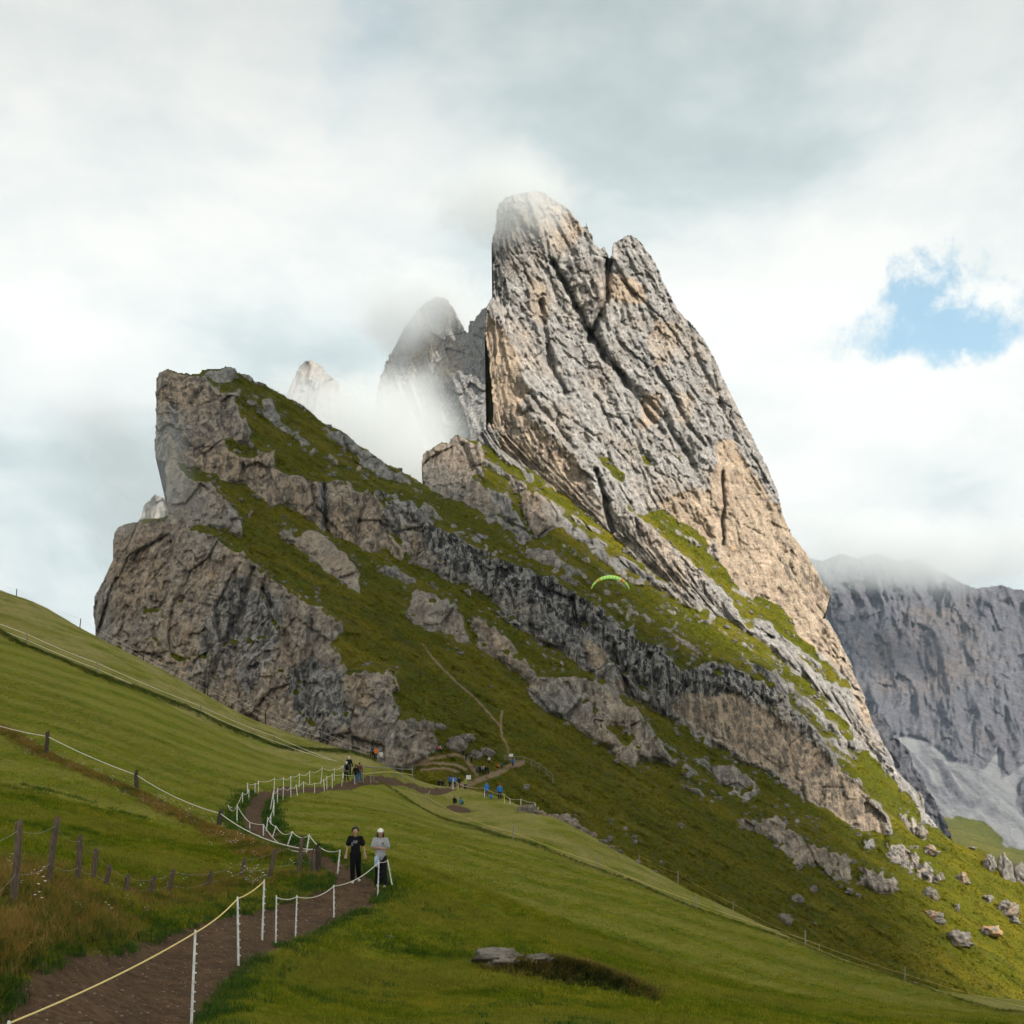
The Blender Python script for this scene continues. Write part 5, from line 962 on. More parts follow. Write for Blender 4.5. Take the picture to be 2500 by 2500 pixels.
def b_head(bm, p, face=(0, -1, 0), detail=True):
    h = p.head; f = Vector(face).normalized(); sd = f.cross(Vector((0, 0, 1))).normalized(); up = sd.cross(f)
    R = Matrix((sd, -f, up)).transposed()
    ellip(bm, h + up * 0.02, (0.074, 0.094, 0.098), R); ellip(bm, h + f * 0.022 - up * 0.055, (0.056, 0.066, 0.062), R)
    capsule(bm, p.neck - Vector((0, 0, 0.05)), h - up * 0.05, 0.056, 0.050)
    if detail:
        capsule(bm, h + f * 0.088 + up * 0.015, h + f * 0.108 - up * 0.022, 0.010, 0.015, 6)
        for s in (-1, 1): ellip(bm, h + sd * 0.078 * s, (0.012, 0.022, 0.03), R)
        capsule(bm, h + f * 0.083 - up * 0.052 - sd * 0.016, h + f * 0.083 - up * 0.052 + sd * 0.016, 0.008, 0.008, 6)
        ellip(bm, h + f * 0.07 - up * 0.09, (0.022, 0.02, 0.018), R)
def b_torso(bm, p, g=0.0):
    capsule(bm, p.pelvis, p.chest, 0.125 + g, 0.13 + g); ellip(bm, p.chest + Vector((0, 0, 0.0)), (0.165 + g, 0.105 + g, 0.16 + g)); ellip(bm, p.pelvis, (0.16 + g, 0.115 + g, 0.12 + g))
    for a in (p.shL, p.shR): capsule(bm, p.neck - Vector((0, 0, 0.06)), a, 0.055 + g, 0.062 + g)
def b_arm(bm, p, s, g=0.0, stop=1.0, r=(0.052, 0.041, 0.031)):
    sh, el, ha = (p.shL, p.elL, p.haL) if s > 0 else (p.shR, p.elR, p.haR)
    if stop < 1: capsule(bm, sh, sh.lerp(el, stop), r[0] + g, r[1] + g * 1.5)
    else: capsule(bm, sh, el, r[0] + g, r[1] + g); capsule(bm, el, ha, r[1] + g, r[2] + g)
def b_hand(bm, p, s, fine=True):
    el, ha = (p.elL, p.haL) if s > 0 else (p.elR, p.haR); d = (ha - el).normalized(); w = d.cross(Vector((0, 1, 0.2))).normalized() * s; n = w.cross(d).normalized()
    palm = ha + d * 0.045; ellip(bm, palm, (0.022, 0.040, 0.05), Matrix((n, w.cross(n) if False else w, d)).transposed())
    if not fine: capsule(bm, palm, palm + d * 0.09, 0.03, 0.018); return
    for k, L in enumerate((0.070, 0.080, 0.075, 0.058)):
        b0 = ha + d * 0.085 + w * (0.030 - 0.020 * k); m = b0 + d * L * 0.5 + n * 0.006; capsule(bm, b0, m, 0.0095, 0.009, 6); capsule(bm, m, m + d * L * 0.42 + n * 0.016, 0.009, 0.008, 6)
    t0 = ha + d * 0.03 + w * 0.034; capsule(bm, t0, t0 + d * 0.035 + w * 0.022, 0.012, 0.011, 6); capsule(bm, t0 + d * 0.035 + w * 0.022, t0 + d * 0.066 + w * 0.024, 0.011, 0.009, 6)
def b_leg(bm, p, s, g=0.0, r=(0.085, 0.058, 0.042)):
    hi, kn, an = (p.hiL, p.knL, p.anL) if s > 0 else (p.hiR, p.knR, p.anR)
    capsule(bm, hi, kn, r[0] + g, r[1] + g); capsule(bm, kn, kn.lerp(an, 0.35), r[1] + g, r[1] * 0.98 + g); capsule(bm, kn.lerp(an, 0.35), an, r[1] * 0.98 + g, r[2] + g)
def b_foot(bm, p, s, g=0.0, f=(0, -1, 0)):
    an = p.anL if s > 0 else p.anR; f = Vector(f); heel = an + Vector((0, 0, -0.045)) - f * 0.045; toe = an + f * 0.165 + Vector((0, 0, -0.058)); capsule(bm, heel, an + f * 0.06 + Vector((0, 0, -0.045)), 0.040 + g, 0.040 + g); capsule(bm, an + f * 0.05 + Vector((0, 0, -0.05)), toe, 0.042 + g, 0.030 + g)
M_SKIN = mat_plain('skin', (0.42, 0.235, 0.16), 0.6, 0.08, 8, 0.35); M_HAIR = mat_plain('dark_hair', (0.010, 0.008, 0.007), 0.6, 0.4, 40, 0.4)
def cloth(name, col): return mat_plain(name, col, 0.9, 0.16, 7, 0.12)
def child(name, me, mat, parent):
    o = bpy.data.objects.new(name, me); COL.objects.link(o); o.parent = parent
    if not me.materials: me.materials.append(mat)
    o.material_slots[0].link = 'OBJECT'; o.material_slots[0].material = mat; return o
def person(me_body, loc, rz, scale, label, group=None):
    o = bpy.data.objects.new('person', me_body); COL.objects.link(o); o.location = loc; o.rotation_euler = (0, 0, rz); o.scale = (scale,) * 3
    if not me_body.materials: me_body.materials.append(M_SKIN)
    return tag(o, label, 'person', group)

# the man in black, looking down, mid-stride
def man():
    p = Pose(head=(0, -0.045, 1.585), elL=(0.245, 0.05, 1.13), haL=(0.285, -0.02, 0.90), elR=(-0.25, 0.02, 1.13), haR=(-0.275, -0.10, 0.90), hiL=(0.085, 0, 0.90), knL=(0.085, -0.02, 0.50), anL=(0.10, 0.17, 0.14), knR=(-0.085, -0.13, 0.51), anR=(-0.075, -0.13, 0.09))
    f = (0.05, -1, -0.42)
    def body(bm):
        b_head(bm, p, f); b_torso(bm, p, -0.02)
        for s in (-1, 1): b_arm(bm, p, s); b_hand(bm, p, s); b_leg(bm, p, s, -0.01); b_foot(bm, p, s, -0.012)
    b = person(fuse('man_body', body, 0.0095, 1), on_ground(868, 47.6), 0.0, 0.945, 'man in black T-shirt and black trousers walking towards us on the path, looking down')
    black = cloth('black_cotton', (0.012, 0.012, 0.014)); blk2 = cloth('black_trousers', (0.010, 0.010, 0.012))
    def shirt(bm):
        b_torso(bm, p, 0.012); capsule(bm, p.pelvis + Vector((0, 0, -0.04)), p.chest, 0.145, 0.14)
        for s in (-1, 1): b_arm(bm, p, s, 0.02, 0.62, (0.056, 0.058, 0.05))
    sh = child('t_shirt', fuse('man_shirt', shirt, 0.013), black, b)
    def trous(bm):
        ellip(bm, p.pelvis + Vector((0, 0, -0.03)), (0.165, 0.13, 0.11))
        for s in (-1, 1): b_leg(bm, p, s, 0.014, (0.085, 0.066, 0.055))
    child('trousers', fuse('man_trousers', trous, 0.013), blk2, b)
    white = mat_plain('white_shoe', (0.62, 0.60, 0.57), 0.6, 0.1, 20)
    for s in (-1, 1): child('shoe', fuse('man_shoe', lambda bm: b_foot(bm, p, s, 0.006), 0.010, 1), white, b)
    def hair(bm):
        h = p.head; q = random.Random(5)
        for k in range(70):
            d = Vector((q.gauss(0, 1), q.gauss(0.35, 0.9), q.gauss(0.9, 0.8))).normalized()
            if d.y < -0.2 and d.z < 0.45: continue
            if d.z < -0.15: continue
            ellip(bm, h + Vector((0, 0.005, 0.03)) + Vector((d.x * 0.098, d.y * 0.105, d.z * 0.118)), (0.034,) * 3)
    child('hair', fuse('man_hair', hair, 0.012, 0), M_HAIR, b)
    pr = mat_plain('shirt_print', (0.55, 0.55, 0.55), 0.8); bars = []
    for (x, z, w, h) in ((-0.025, 1.315, 0.05, 0.012), (0.04, 1.315, 0.05, 0.012), (0.015, 1.285, 0.14, 0.012), (-0.01, 1.262, 0.09, 0.008), (0.03, 1.24, 0.06, 0.008)): bars.append(boxm((x, -0.146, z), (w, 0.008, h)))
    put('print', join(bars), pr, sh, Vector((0, 0, 0)), False)
    put('carabiner', tube([Vector((-0.085 + 0.022 * math.cos(a), -0.152, 1.22 + 0.05 * math.sin(a))) for a in np.linspace(0, 2 * math.pi, 14)], 0.005, 5), pr, sh, Vector((0, 0, 0)))
    wd = p.haL - p.elL; c = p.haL - wd * 0.06
    put('wristwatch', tube([c - wd * 0.04, c + wd * 0.04], 0.040, 10), pr, b, Vector((0, 0, 0)))
man()
def woman():
    p = Pose(head=(0.0, -0.02, 1.60), shL=(0.155, 0, 1.40), shR=(-0.155, 0, 1.40), elL=(0.205, -0.04, 1.15), elR=(-0.205, -0.04, 1.15), haL=(-0.07, -0.20, 1.17), haR=(0.07, -0.165, 1.14), knL=(0.10, -0.05, 0.50), anL=(0.115, -0.05, 0.09), knR=(-0.075, 0.0, 0.50), anR=(-0.08, 0.10, 0.11))
    f = (0.0, -1, -0.15)
    def body(bm):
        b_head(bm, p, f); b_torso(bm, p, -0.02)
        for s in (-1, 1): b_arm(bm, p, s, -0.004); b_hand(bm, p, s); b_leg(bm, p, s, -0.01); b_foot(bm, p, s, -0.012)
    b = person(fuse('woman_body', body, 0.0095, 1), on_ground(929, 47.0), 0.05, 0.985, 'woman in white cap and grey T-shirt with folded arms walking beside the man')
    grey = cloth('grey_melange', (0.34, 0.35, 0.37)); blk = cloth('black_wide_trousers', (0.012, 0.012, 0.015)); capm = cloth('white_cap', (0.74, 0.73, 0.68))
    def shirt(bm):
        b_torso(bm, p, 0.014); capsule(bm, p.pelvis + Vector((0, 0, -0.02)), p.chest, 0.15, 0.14)
        for s in (-1, 1): b_arm(bm, p, s, 0.026, 0.72, (0.056, 0.062, 0.05))
    sh = child('t_shirt', fuse('woman_shirt', shirt, 0.013), grey, b)
    put('print', join([boxm((0.075, -0.147, 1.315), (0.05, 0.01, 0.03)), boxm((0.075, -0.147, 1.28), (0.07, 0.01, 0.008))]), cloth('dark_print', (0.05, 0.05, 0.06)), sh, Vector((0, 0, 0)), False)
    def trous(bm):
        ellip(bm, p.pelvis + Vector((0, 0, -0.02)), (0.165, 0.13, 0.11))
        for s in (-1, 1): b_leg(bm, p, s, 0.018, (0.085, 0.075, 0.078))
    child('trousers', fuse('woman_trousers', trous, 0.013), blk, b)
    white = mat_plain('white_trainer', (0.66, 0.64, 0.60), 0.6, 0.1, 20)
    for s in (-1, 1): child('shoe', fuse('woman_shoe', lambda bm: b_foot(bm, p, s, 0.006), 0.010, 1), white, b)
    def hair(bm):
        h = p.head; ellip(bm, h + Vector((0, 0.03, 0.0)), (0.088, 0.085, 0.11))
        for s in (-1, 1): capsule(bm, h + Vector((0.078 * s, 0.01, 0.02)), h + Vector((0.085 * s, 0.02, -0.14)), 0.028, 0.022)
        capsule(bm, h + Vector((0, 0.07, -0.02)), h + Vector((0, 0.075, -0.2)), 0.06, 0.045)
    child('hair', fuse('woman_hair', hair, 0.011, 1), M_HAIR, b)
    def cap(bm):
        h = p.head; ellip(bm, h + Vector((0, 0.012, 0.065)), (0.096, 0.108, 0.078)); 
        for x in (-0.05, -0.025, 0, 0.025, 0.05): capsule(bm, h + Vector((x, -0.06, 0.055)), h + Vector((x * 0.9, -0.165 + abs(x) * 0.4, 0.030)), 0.016, 0.010, 6)
    child('cap', fuse('woman_cap', cap, 0.010, 1), capm, b)
    bag = bmesh.new(); capsule(bag, (0, 0, 0), (0.01, 0, -0.18), 0.07, 0.085); me = bpy.data.meshes.new('cloth_bag')
    for vv in bag.verts: vv.co.y *= 0.55
    bag.to_mesh(me); bag.free(); me.materials.append(cloth('pale_blue_cloth', (0.36, 0.47, 0.60))); o = bpy.data.objects.new('jacket', me); COL.objects.link(o)
    me.polygons.foreach_set('use_smooth', np.ones(len(me.polygons), bool)); o.location = b.location + Vector((-0.10, -0.17, 0.86)); tag(o, 'pale blue jacket hanging at the hip of the woman in the white cap', 'jacket')
woman()

# hikers further off: a few shared body forms, each dressed in its own colours
HIK = {}
def hiker_forms():
    poses = {'stand': Pose(), 'walk': Pose(knL=(0.09, -0.16, 0.53), anL=(0.09, -0.20, 0.09), knR=(-0.09, 0.03, 0.50), anR=(-0.09, 0.26, 0.13), elL=(0.24, 0.12, 1.14), haL=(0.25, 0.05, 0.93), elR=(-0.24, -0.04, 1.13), haR=(-0.25, -0.22, 1.0)),
             'akimbo': Pose(elL=(0.33, 0.08, 1.17), haL=(0.17, -0.05, 1.0), elR=(-0.24, -0.06, 1.15), haR=(-0.10, -0.24, 1.2)),
             'sit': Pose(pelvis=(0, 0, 0.16), chest=(0, -0.06, 0.52), neck=(0, -0.08, 0.70), head=(0, -0.11, 0.84), shL=(0.17, -0.07, 0.64), shR=(-0.17, -0.07, 0.64), elL=(0.24, -0.15, 0.42), elR=(-0.24, -0.15, 0.42), haL=(0.15, -0.36, 0.42), haR=(-0.15, -0.36, 0.42), hiL=(0.09, -0.02, 0.14), hiR=(-0.09, -0.02, 0.14), knL=(0.12, -0.40, 0.42), knR=(-0.12, -0.40, 0.42), anL=(0.12, -0.50, 0.08), anR=(-0.12, -0.50, 0.08))}
    for nm, p in poses.items():
        def body(bm):
            b_head(bm, p, (0, -1, -0.1), False); b_torso(bm, p, -0.015)
            for s in (-1, 1): b_arm(bm, p, s); b_hand(bm, p, s, False); b_leg(bm, p, s, -0.008); b_foot(bm, p, s)
        def jacket(bm):
            b_torso(bm, p, 0.016); capsule(bm, p.pelvis, p.chest, 0.15, 0.145)
            for s in (-1, 1): b_arm(bm, p, s, 0.014)
        def trous(bm):
            ellip(bm, p.pelvis + Vector((0, 0, -0.02)), (0.165, 0.13, 0.11))
            for s in (-1, 1): b_leg(bm, p, s, 0.012)
        def hair(bm): ellip(bm, p.head + Vector((0, 0.02, 0.045)), (0.085, 0.095, 0.085)); ellip(bm, p.head + Vector((0, 0.04, -0.01)), (0.078, 0.07, 0.09))
        def pack(bm):
            c = p.chest + Vector((0, 0.19, -0.03)); ellip(bm, c, (0.16, 0.11, 0.25)); ellip(bm, c + Vector((0, 0.06, -0.08)), (0.12, 0.09, 0.13))
            for s in (-1, 1): capsule(bm, c + Vector((0.08 * s, -0.02, 0.16)), p.chest + Vector((0.09 * s, -0.10, 0.10)), 0.022, 0.022)
        HIK[nm] = {k: fuse('hiker_' + k, f, v) for k, f, v in (('body', body, 0.024), ('jacket', jacket, 0.026), ('trousers', trous, 0.026), ('hair', hair, 0.02), ('backpack', pack, 0.028))}
hiker_forms()
CM = {}
def cm(col):
    if col not in CM: CM[col] = cloth('fabric_%d' % len(CM), col)
    return CM[col]
BLK, NAVY, BLUE, JEAN, GRY, WHT, PNK, ORG, PUR, GRN, BRN, KHA, RED, TEAL = (0.014, 0.014, 0.016), (0.03, 0.045, 0.09), (0.03, 0.20, 0.60), (0.06, 0.11, 0.20), (0.12, 0.12, 0.13), (0.66, 0.65, 0.62), (0.62, 0.10, 0.22), (0.70, 0.19, 0.03), (0.13, 0.09, 0.26), (0.28, 0.34, 0.05), (0.13, 0.055, 0.03), (0.22, 0.18, 0.11), (0.55, 0.05, 0.04), (0.05, 0.22, 0.30)
def hiker(u, v, hpx, pose, top, legs, label, back=True, pack=None, hat=None, Y=None, rz=None):
    """v = feet; hpx = height in the photograph; stands on the meadow at depth Y, else on the mountain"""
    loc = on_ground(u, Y) if Y else on_mountain(u, v); full = 0.96 if pose == 'sit' else 1.72
    s = min(max(hpx / FPX * loc.y / full, 0.8), 1.25)
    b = person(HIK[pose]['body'], loc, (math.pi if back else 0.0) + (rz if rz is not None else rnd.uniform(-0.5, 0.5)), s, label, 'hikers on the far paths')
    child('jacket', HIK[pose]['jacket'], cm(top), b); child('trousers', HIK[pose]['trousers'], cm(legs), b); child('cap' if hat else 'hair', HIK[pose]['hair'], cm(hat) if hat else M_HAIR, b)
    if pack: child('backpack', HIK[pose]['backpack'], cm(pack), b)
    return b
hiker(846, 1903, 52, 'walk', GRY, BLK, 'hiker with white cap and dark backpack, leftmost of four at the bend', True, BLK, WHT, 134)
hiker(852, 1903, 52, 'stand', BLK, BLK, 'hiker in black with pale cap just behind the leftmost backpacker', True, None, WHT, 138)
hiker(869, 1905, 48, 'walk', BLK, JEAN, 'hiker in dark jacket and blue jeans with black backpack at the bend', True, BLK, None, 135)
hiker(878, 1906, 49, 'stand', BRN, JEAN, 'hiker in brown jacket and jeans, rightmost of four at the bend', True, None, None, 137)
hiker(911, 1850, 26, 'stand', NAVY, BLK, 'dark clothed hiker by the cliff foot beside the one in orange', True, None, None, 168)
hiker(917, 1852, 26, 'akimbo', ORG, BLK, 'hiker in orange jacket at the foot of the near cliff', False, None, None, 167)
hiker(930, 1854, 26, 'stand', WHT, GRY, 'hiker in white jacket behind the fence near the cliff foot', True, None, None, 166)
hiker(1071, 1840, 22, 'walk', PNK, BLK, 'hiker in pink jacket walking below the near cliff', True)
hiker(1077, 1839, 22, 'walk', WHT, BLK, 'hiker in white top beside the one in pink', True, NAVY)
hiker(1130, 1847, 20, 'stand', NAVY, BLK, 'hiker in navy beside the big pale boulder', True)
hiker(1138, 1859, 22, 'walk', BLK, NAVY, 'dark clothed hiker coming down past the pale boulder', False)
hiker(1151, 1865, 21, 'akimbo', BLK, BLK, 'hiker in black singlet standing on the footpath in the saddle', False)
hiker(1194, 1866, 20, 'stand', WHT, BLK, 'hiker in white shirt alone on the dark turf of the saddle', False)
hiker(1217, 1877, 14, 'sit', ORG, BLK, 'seated hiker in orange jacket beside the footpath', False)
hiker(1225, 1879, 18, 'stand', NAVY, BLK, 'hiker in navy next to the seated one in orange', True, BLUE)
hiker(1252, 1873, 23, 'stand', BLUE, NAVY, 'hiker in blue with grey backpack at the sign by the handrail', True, GRY)
hiker(1163, 1890, 21, 'walk', PUR, BLK, 'hiker in purple on the left of the group in the saddle', False)
hiker(1172, 1890, 20, 'stand', BLK, BLK, 'hiker in black behind the purple one in the saddle group', True)
hiker(1179, 1891, 24, 'stand', WHT, BLK, 'hiker in white top in the middle of the saddle group', True, KHA)
hiker(1186, 1892, 23, 'akimbo', BLK, BLK, 'hiker in black with pale cap in the saddle group', True, None, KHA)
hiker(1192, 1893, 23, 'walk', GRY, BLK, 'hiker in grey on the right of the saddle group', True, BLK)
hiker(1098, 1924, 25, 'walk', BLUE, BLK, 'hiker with blue jacket and purple backpack at the left of the fence row', True, PUR, None, 180)
hiker(1110, 1925, 25, 'stand', BLUE, BLK, 'hiker with bright blue backpack second in the fence row', True, BLUE, None, 179)
hiker(1121, 1924, 26, 'akimbo', BLK, BLK, 'hiker in black third in the row by the fence', False, None, None, 181)
hiker(1136, 1925, 25, 'walk', GRN, BLK, 'hiker in yellow-green jacket by the notice board', False, None, None, 181)
hiker(1072, 1918, 17, 'sit', BLK, BLK, 'seated hiker in black at the left end of the fence row', True, None, None, 178)
hiker(1081, 1918, 17, 'sit', NAVY, BLK, 'second seated hiker in dark blue by the fence row', True, BLK, None, 178)
hiker(1188, 1951, 38, 'stand', BLUE, GRY, 'hiker in blue hooded jacket and grey trousers by the white stake', False, None, BLUE, 168, 0.2)
hiker(1220, 1957, 40, 'stand', BLUE, BLK, 'hiker in bright blue jacket with red cap seen from behind', True, None, RED, 168, 0.1)
hiker(1109, 1966, 14, 'sit', BLK, BLK, 'seated person in black at the top of the bare earth patch, left one', True, None, None, 158)
hiker(1124, 1966, 15, 'sit', TEAL, BLK, 'seated person in dark green at the top of the bare earth patch, right one', True, None, None, 158)
hiker(1372, 1990, 14, 'sit', RED, BLK, 'seated hiker in red on the outer rim of the meadow', True, None, None, 150)
hiker(1380, 1992, 13, 'sit', WHT, BLK, 'seated hiker in white beside the one in red on the rim', True, None, None, 150)
bp = bpy.data.objects.new('backpack', HIK['stand']['backpack']); COL.objects.link(bp); bp.location = on_ground(1199, 167.6) - Vector((0, 0.2, 1.02)); bp.location.z += 0.02
if not bp.data.materials: bp.data.materials.append(cm(BLK))
tag(bp, 'black backpack lying on the grass between the two hikers in blue', 'backpack')
# ------------------------------------------------------------------ grass, herbs and shrubs
def mat_blades(name, cols, trans=0.25, mown=False):
    m = bpy.data.materials.new(name); m.use_nodes = True; nt = m.node_tree; nt.nodes.clear(); P = wpos(nt); oi = N(nt, 'ShaderNodeObjectInfo').outputs['Random']
    n = noise(nt, P, 0.45, 4, 0.65); f = math_n(nt, 'ADD', math_n(nt, 'MULTIPLY', n, 1.5), math_n(nt, 'MULTIPLY', math_n(nt, 'SUBTRACT', oi, 0.5), 0.55)); f = math_n(nt, 'SUBTRACT', f, 0.25)
    c = ramp(nt, f, [(0.18 + 0.64 * i / max(1, len(cols) - 1), c) for i, c in enumerate(cols)])
    if mown: c = mix(nt, math_n(nt, 'MULTIPLY', mow_swaths(nt, P), 0.55), c, (0.23, 0.215, 0.032))
    d = N(nt, 'ShaderNodeBsdfDiffuse', ins={0: c}); t = N(nt, 'ShaderNodeBsdfTranslucent', ins={0: c}); mx = N(nt, 'ShaderNodeMixShader', ins={0: trans, 1: d.outputs[0], 2: t.outputs[0]}); o = N(nt, 'ShaderNodeOutputMaterial'); nt.links.new(mx.outputs[0], o.inputs[0]); return m
def tuft_mesh(name, nb, h, spread, width, lean, mat, seed):
    q = random.Random(seed); V, F = [], []
    for i in range(nb):
        a = q.uniform(0, 6.283); r = spread * math.sqrt(q.random()); b = Vector((r * math.cos(a), r * math.sin(a), -0.02)); L = h * q.uniform(0.55, 1.15); d = q.uniform(0, 6.283); ln = lean * q.uniform(0.2, 1.3); w = width * q.uniform(0.7, 1.3)
        dv = Vector((math.cos(d), math.sin(d), 0)); sd = Vector((-dv.y, dv.x, 0)); k = len(V)
        for t, ww in ((0, 1.0), (0.5, 0.75), (1.0, 0.06)):
            c = b + Vector((0, 0, L * t * (1 - 0.25 * ln * t))) + dv * (ln * L * t * t); V += [c - sd * w * ww, c + sd * w * ww]
        F += [(k, k + 1, k + 3, k + 2), (k + 2, k + 3, k + 5, k + 4)]
    me = bpy.data.meshes.new(name); me.from_pydata([tuple(v) for v in V], [], F); me.materials.append(mat); return me
def scatter(name, me, P, S, rs):
    """one object of stuff: the tuft set at every point"""
    pm = bpy.data.meshes.new(name); pm.vertices.add(len(P)); pm.vertices.foreach_set('co', np.asarray(P, np.float32).ravel())
    a = pm.attributes.new('scl', 'FLOAT', 'POINT'); a.data.foreach_set('value', np.asarray(S, np.float32)); r = np.zeros((len(P), 3), np.float32); r[:, 2] = rs.uniform(0, 6.283, len(P)); r[:, :2] = rs.normal(0, 0.12, (len(P), 2))
    b = pm.attributes.new('rot', 'FLOAT_VECTOR', 'POINT'); b.data.foreach_set('vector', r.ravel()); o = bpy.data.objects.new(name, pm); COL.objects.link(o)
    src = bpy.data.objects.new(name + '_tuft', me)
    g = bpy.data.node_groups.new(name, 'GeometryNodeTree'); g.interface.new_socket('Geometry', in_out='INPUT', socket_type='NodeSocketGeometry'); g.interface.new_socket('Geometry', in_out='OUTPUT', socket_type='NodeSocketGeometry')
    gi = g.nodes.new('NodeGroupInput'); go = g.nodes.new('NodeGroupOutput'); ip = g.nodes.new('GeometryNodeInstanceOnPoints'); ob = g.nodes.new('GeometryNodeObjectInfo'); ob.inputs['Object'].default_value = src; ob.inputs['As Instance'].default_value = True
    mp = g.nodes.new('GeometryNodeMeshToPoints'); g.links.new(gi.outputs[0], mp.inputs[0])
    na = g.nodes.new('GeometryNodeInputNamedAttribute'); na.data_type = 'FLOAT'; na.inputs['Name'].default_value = 'scl'; nr = g.nodes.new('GeometryNodeInputNamedAttribute'); nr.data_type = 'FLOAT_VECTOR'; nr.inputs['Name'].default_value = 'rot'
    er = g.nodes.new('FunctionNodeEulerToRotation'); g.links.new(nr.outputs['Attribute'], er.inputs[0])
    g.links.new(mp.outputs[0], ip.inputs['Points']); g.links.new(ob.outputs['Geometry'], ip.inputs['Instance']); g.links.new(er.outputs[0], ip.inputs['Rotation']); g.links.new(na.outputs['Attribute'], ip.inputs['Scale']); g.links.new(ip.outputs[0], go.inputs[0])
    md = o.modifiers.new('scatter', 'NODES'); md.node_group = g; tag(o, kind='stuff'); return o
def rand_points(n, u0, u1, y0, y1, rs, power=1.0):
    Y = (rs.uniform(y0 ** power, y1 ** power, n)) ** (1 / power); u = rs.uniform(u0, u1, n); return (u - CX) / FPX * Y, Y, u
def build_grass():
    rs = np.random.RandomState(3)
    GA, GB, GC = (0.080, 0.120, 0.008), (0.180, 0.205, 0.011), (0.29, 0.245, 0.028)
    short = mat_blades('short_grass', [GA, (0.125, 0.160, 0.009), GB, GC], mown=True); lush = mat_blades('lush_grass', [(0.032, 0.072, 0.016), (0.052, 0.105, 0.018), (0.08, 0.13, 0.02)])
    tall = mat_blades('tall_dry_grass', [(0.075, 0.10, 0.018), (0.16, 0.145, 0.028), (0.27, 0.155, 0.035), (0.33, 0.22, 0.07)]); herb = mat_blades('herb_leaves', [(0.045, 0.08, 0.018), (0.08, 0.115, 0.022), (0.16, 0.14, 0.03)])
    # short turf
    for i, (n, y0, y1, h, sp, w, sc) in enumerate(((30000, 17.5, 34, 0.070, 0.16, 0.0035, 1.0), (30000, 32, 58, 0.085, 0.24, 0.006, 1.05), (20000, 56, 110, 0.065, 0.42, 0.010, 0.9))):
        X, Y, u = rand_points(n, -60, 2560, y0, y1, rs, 2.0); z, pd, path, ed, fl = ground_z(X, Y, True)
        k = (pd > 0.02) & (rs.rand(len(X)) < (0.9 if i < 2 else 0.75)); s = (0.7 + 0.7 * rs.rand(len(X)) + 0.5 * fbm(p2(X / 2.5, Y / 2.5), 2, seed=301)) * sc
        scatter('grass', tuft_mesh('short_tuft', 34, h, sp, w, 0.9, short, 10 + i), np.stack([X, Y, z], -1)[k], np.clip(s[k], 0.35, 1.8), rs)
    # lush fringe along the path
    X, Y, u = rand_points(60000, -60, 1300, 17.5, 100, rs, 1.6); z, pd, path, ed, fl = ground_z(X, Y, True)
    k = (pd > -0.12) & (pd < 0.75) & (rs.rand(len(X)) < np.exp(-np.clip(pd, 0, 9) / 0.3)); k &= fbm(p2(X / 1.1, Y / 1.1), 2, seed=305) > -0.18
    scatter('grass', tuft_mesh('lush_tuft', 30, 0.15, 0.15, 0.0055, 0.8, lush, 21), np.stack([X, Y, z], -1)[k], np.clip(0.6 + 0.9 * rs.rand(k.sum()), 0.3, 1.6) * np.clip(Y[k] / 40, 0.9, 1.4), rs)
    # darker clumps of lush grass across the near meadow
    X, Y, u = rand_points(30000, -60, 2560, 18, 60, rs, 2.0); z, pd, path, ed, fl = ground_z(X, Y, True); k = (pd > 0.2) & (fbm(p2(X / 3.0, Y / 3.0), 3, 0.6, seed=331) > 0.24)
    scatter('grass', tuft_mesh('lush_tuft', 26, 0.11, 0.17, 0.006, 0.9, lush, 23), np.stack([X, Y, z], -1)[k], 0.6 + 0.7 * rs.rand(k.sum()), rs)
    # tall rusty grass on the left bank, under the wooden posts and on the uncut strips
    X, Y, u = rand_points(60000, -120, 900, 16.5, 52, rs, 1.6); z, pd, path, ed, fl = ground_z(X, Y, True)
    pxi = np.interp(Y, [p[1] for p in PSP[:38]], [p[0] for p in PSP[:38]]); bankw = (X < pxi) & (pd > 0.15) & (fl < 2.6)
    dens = np.where(bankw, np.exp(-(np.clip(fl - 0.2, 0, 9) / 0.9) ** 2) * 0.8, 0) + np.where((X < pxi) & (pd > 0.1) & (Y < 30), 0.55, 0); patch = fbm(p2(X / 2.2, Y / 2.2), 3, seed=307)
    k = rs.rand(len(X)) < dens * np.clip(0.62 + patch, 0.05, 1)
    P = np.stack([X, Y, z], -1); S = (0.45 + 0.6 * rs.rand(len(X))) * np.clip(1.25 - 0.022 * (Y - 17), 0.55, 1.2); half = rs.rand(len(X)) < 0.62
    a = k & half; scatter('tall_grass', tuft_mesh('tall_tuft', 22, 0.34, 0.13, 0.0045, 0.75, tall, 31), P[a], S[a], rs)
    a = k & ~half; scatter('herbs', tuft_mesh('herb_tuft', 26, 0.20, 0.16, 0.011, 1.0, herb, 32), P[a], S[a], rs)
    for nm, n, y0, y1, u0, u1, wd in (('terrace', 16000, 50, 85, -80, 700, 0.55), ('border', 14000, 130, 166, -80, 920, 0.8), ('lower', 12000, 105, 145, 920, 2540, 0.6)):
        X, Y, u = rand_points(n * 4, u0, u1, y0, y1, rs, 1.0); d = dist_line(X, Y, EXY[nm])[0]; kk = rs.rand(len(X)) < np.exp(-(d / wd) ** 2); X, Y = X[kk][:n], Y[kk][:n]
        s_ = 0.62 if nm == 'terrace' else (0.8 if nm == 'border' else 0.55)
        z = ground_z(X, Y); S = s_ * (0.6 + 0.6 * rs.rand(len(X)))
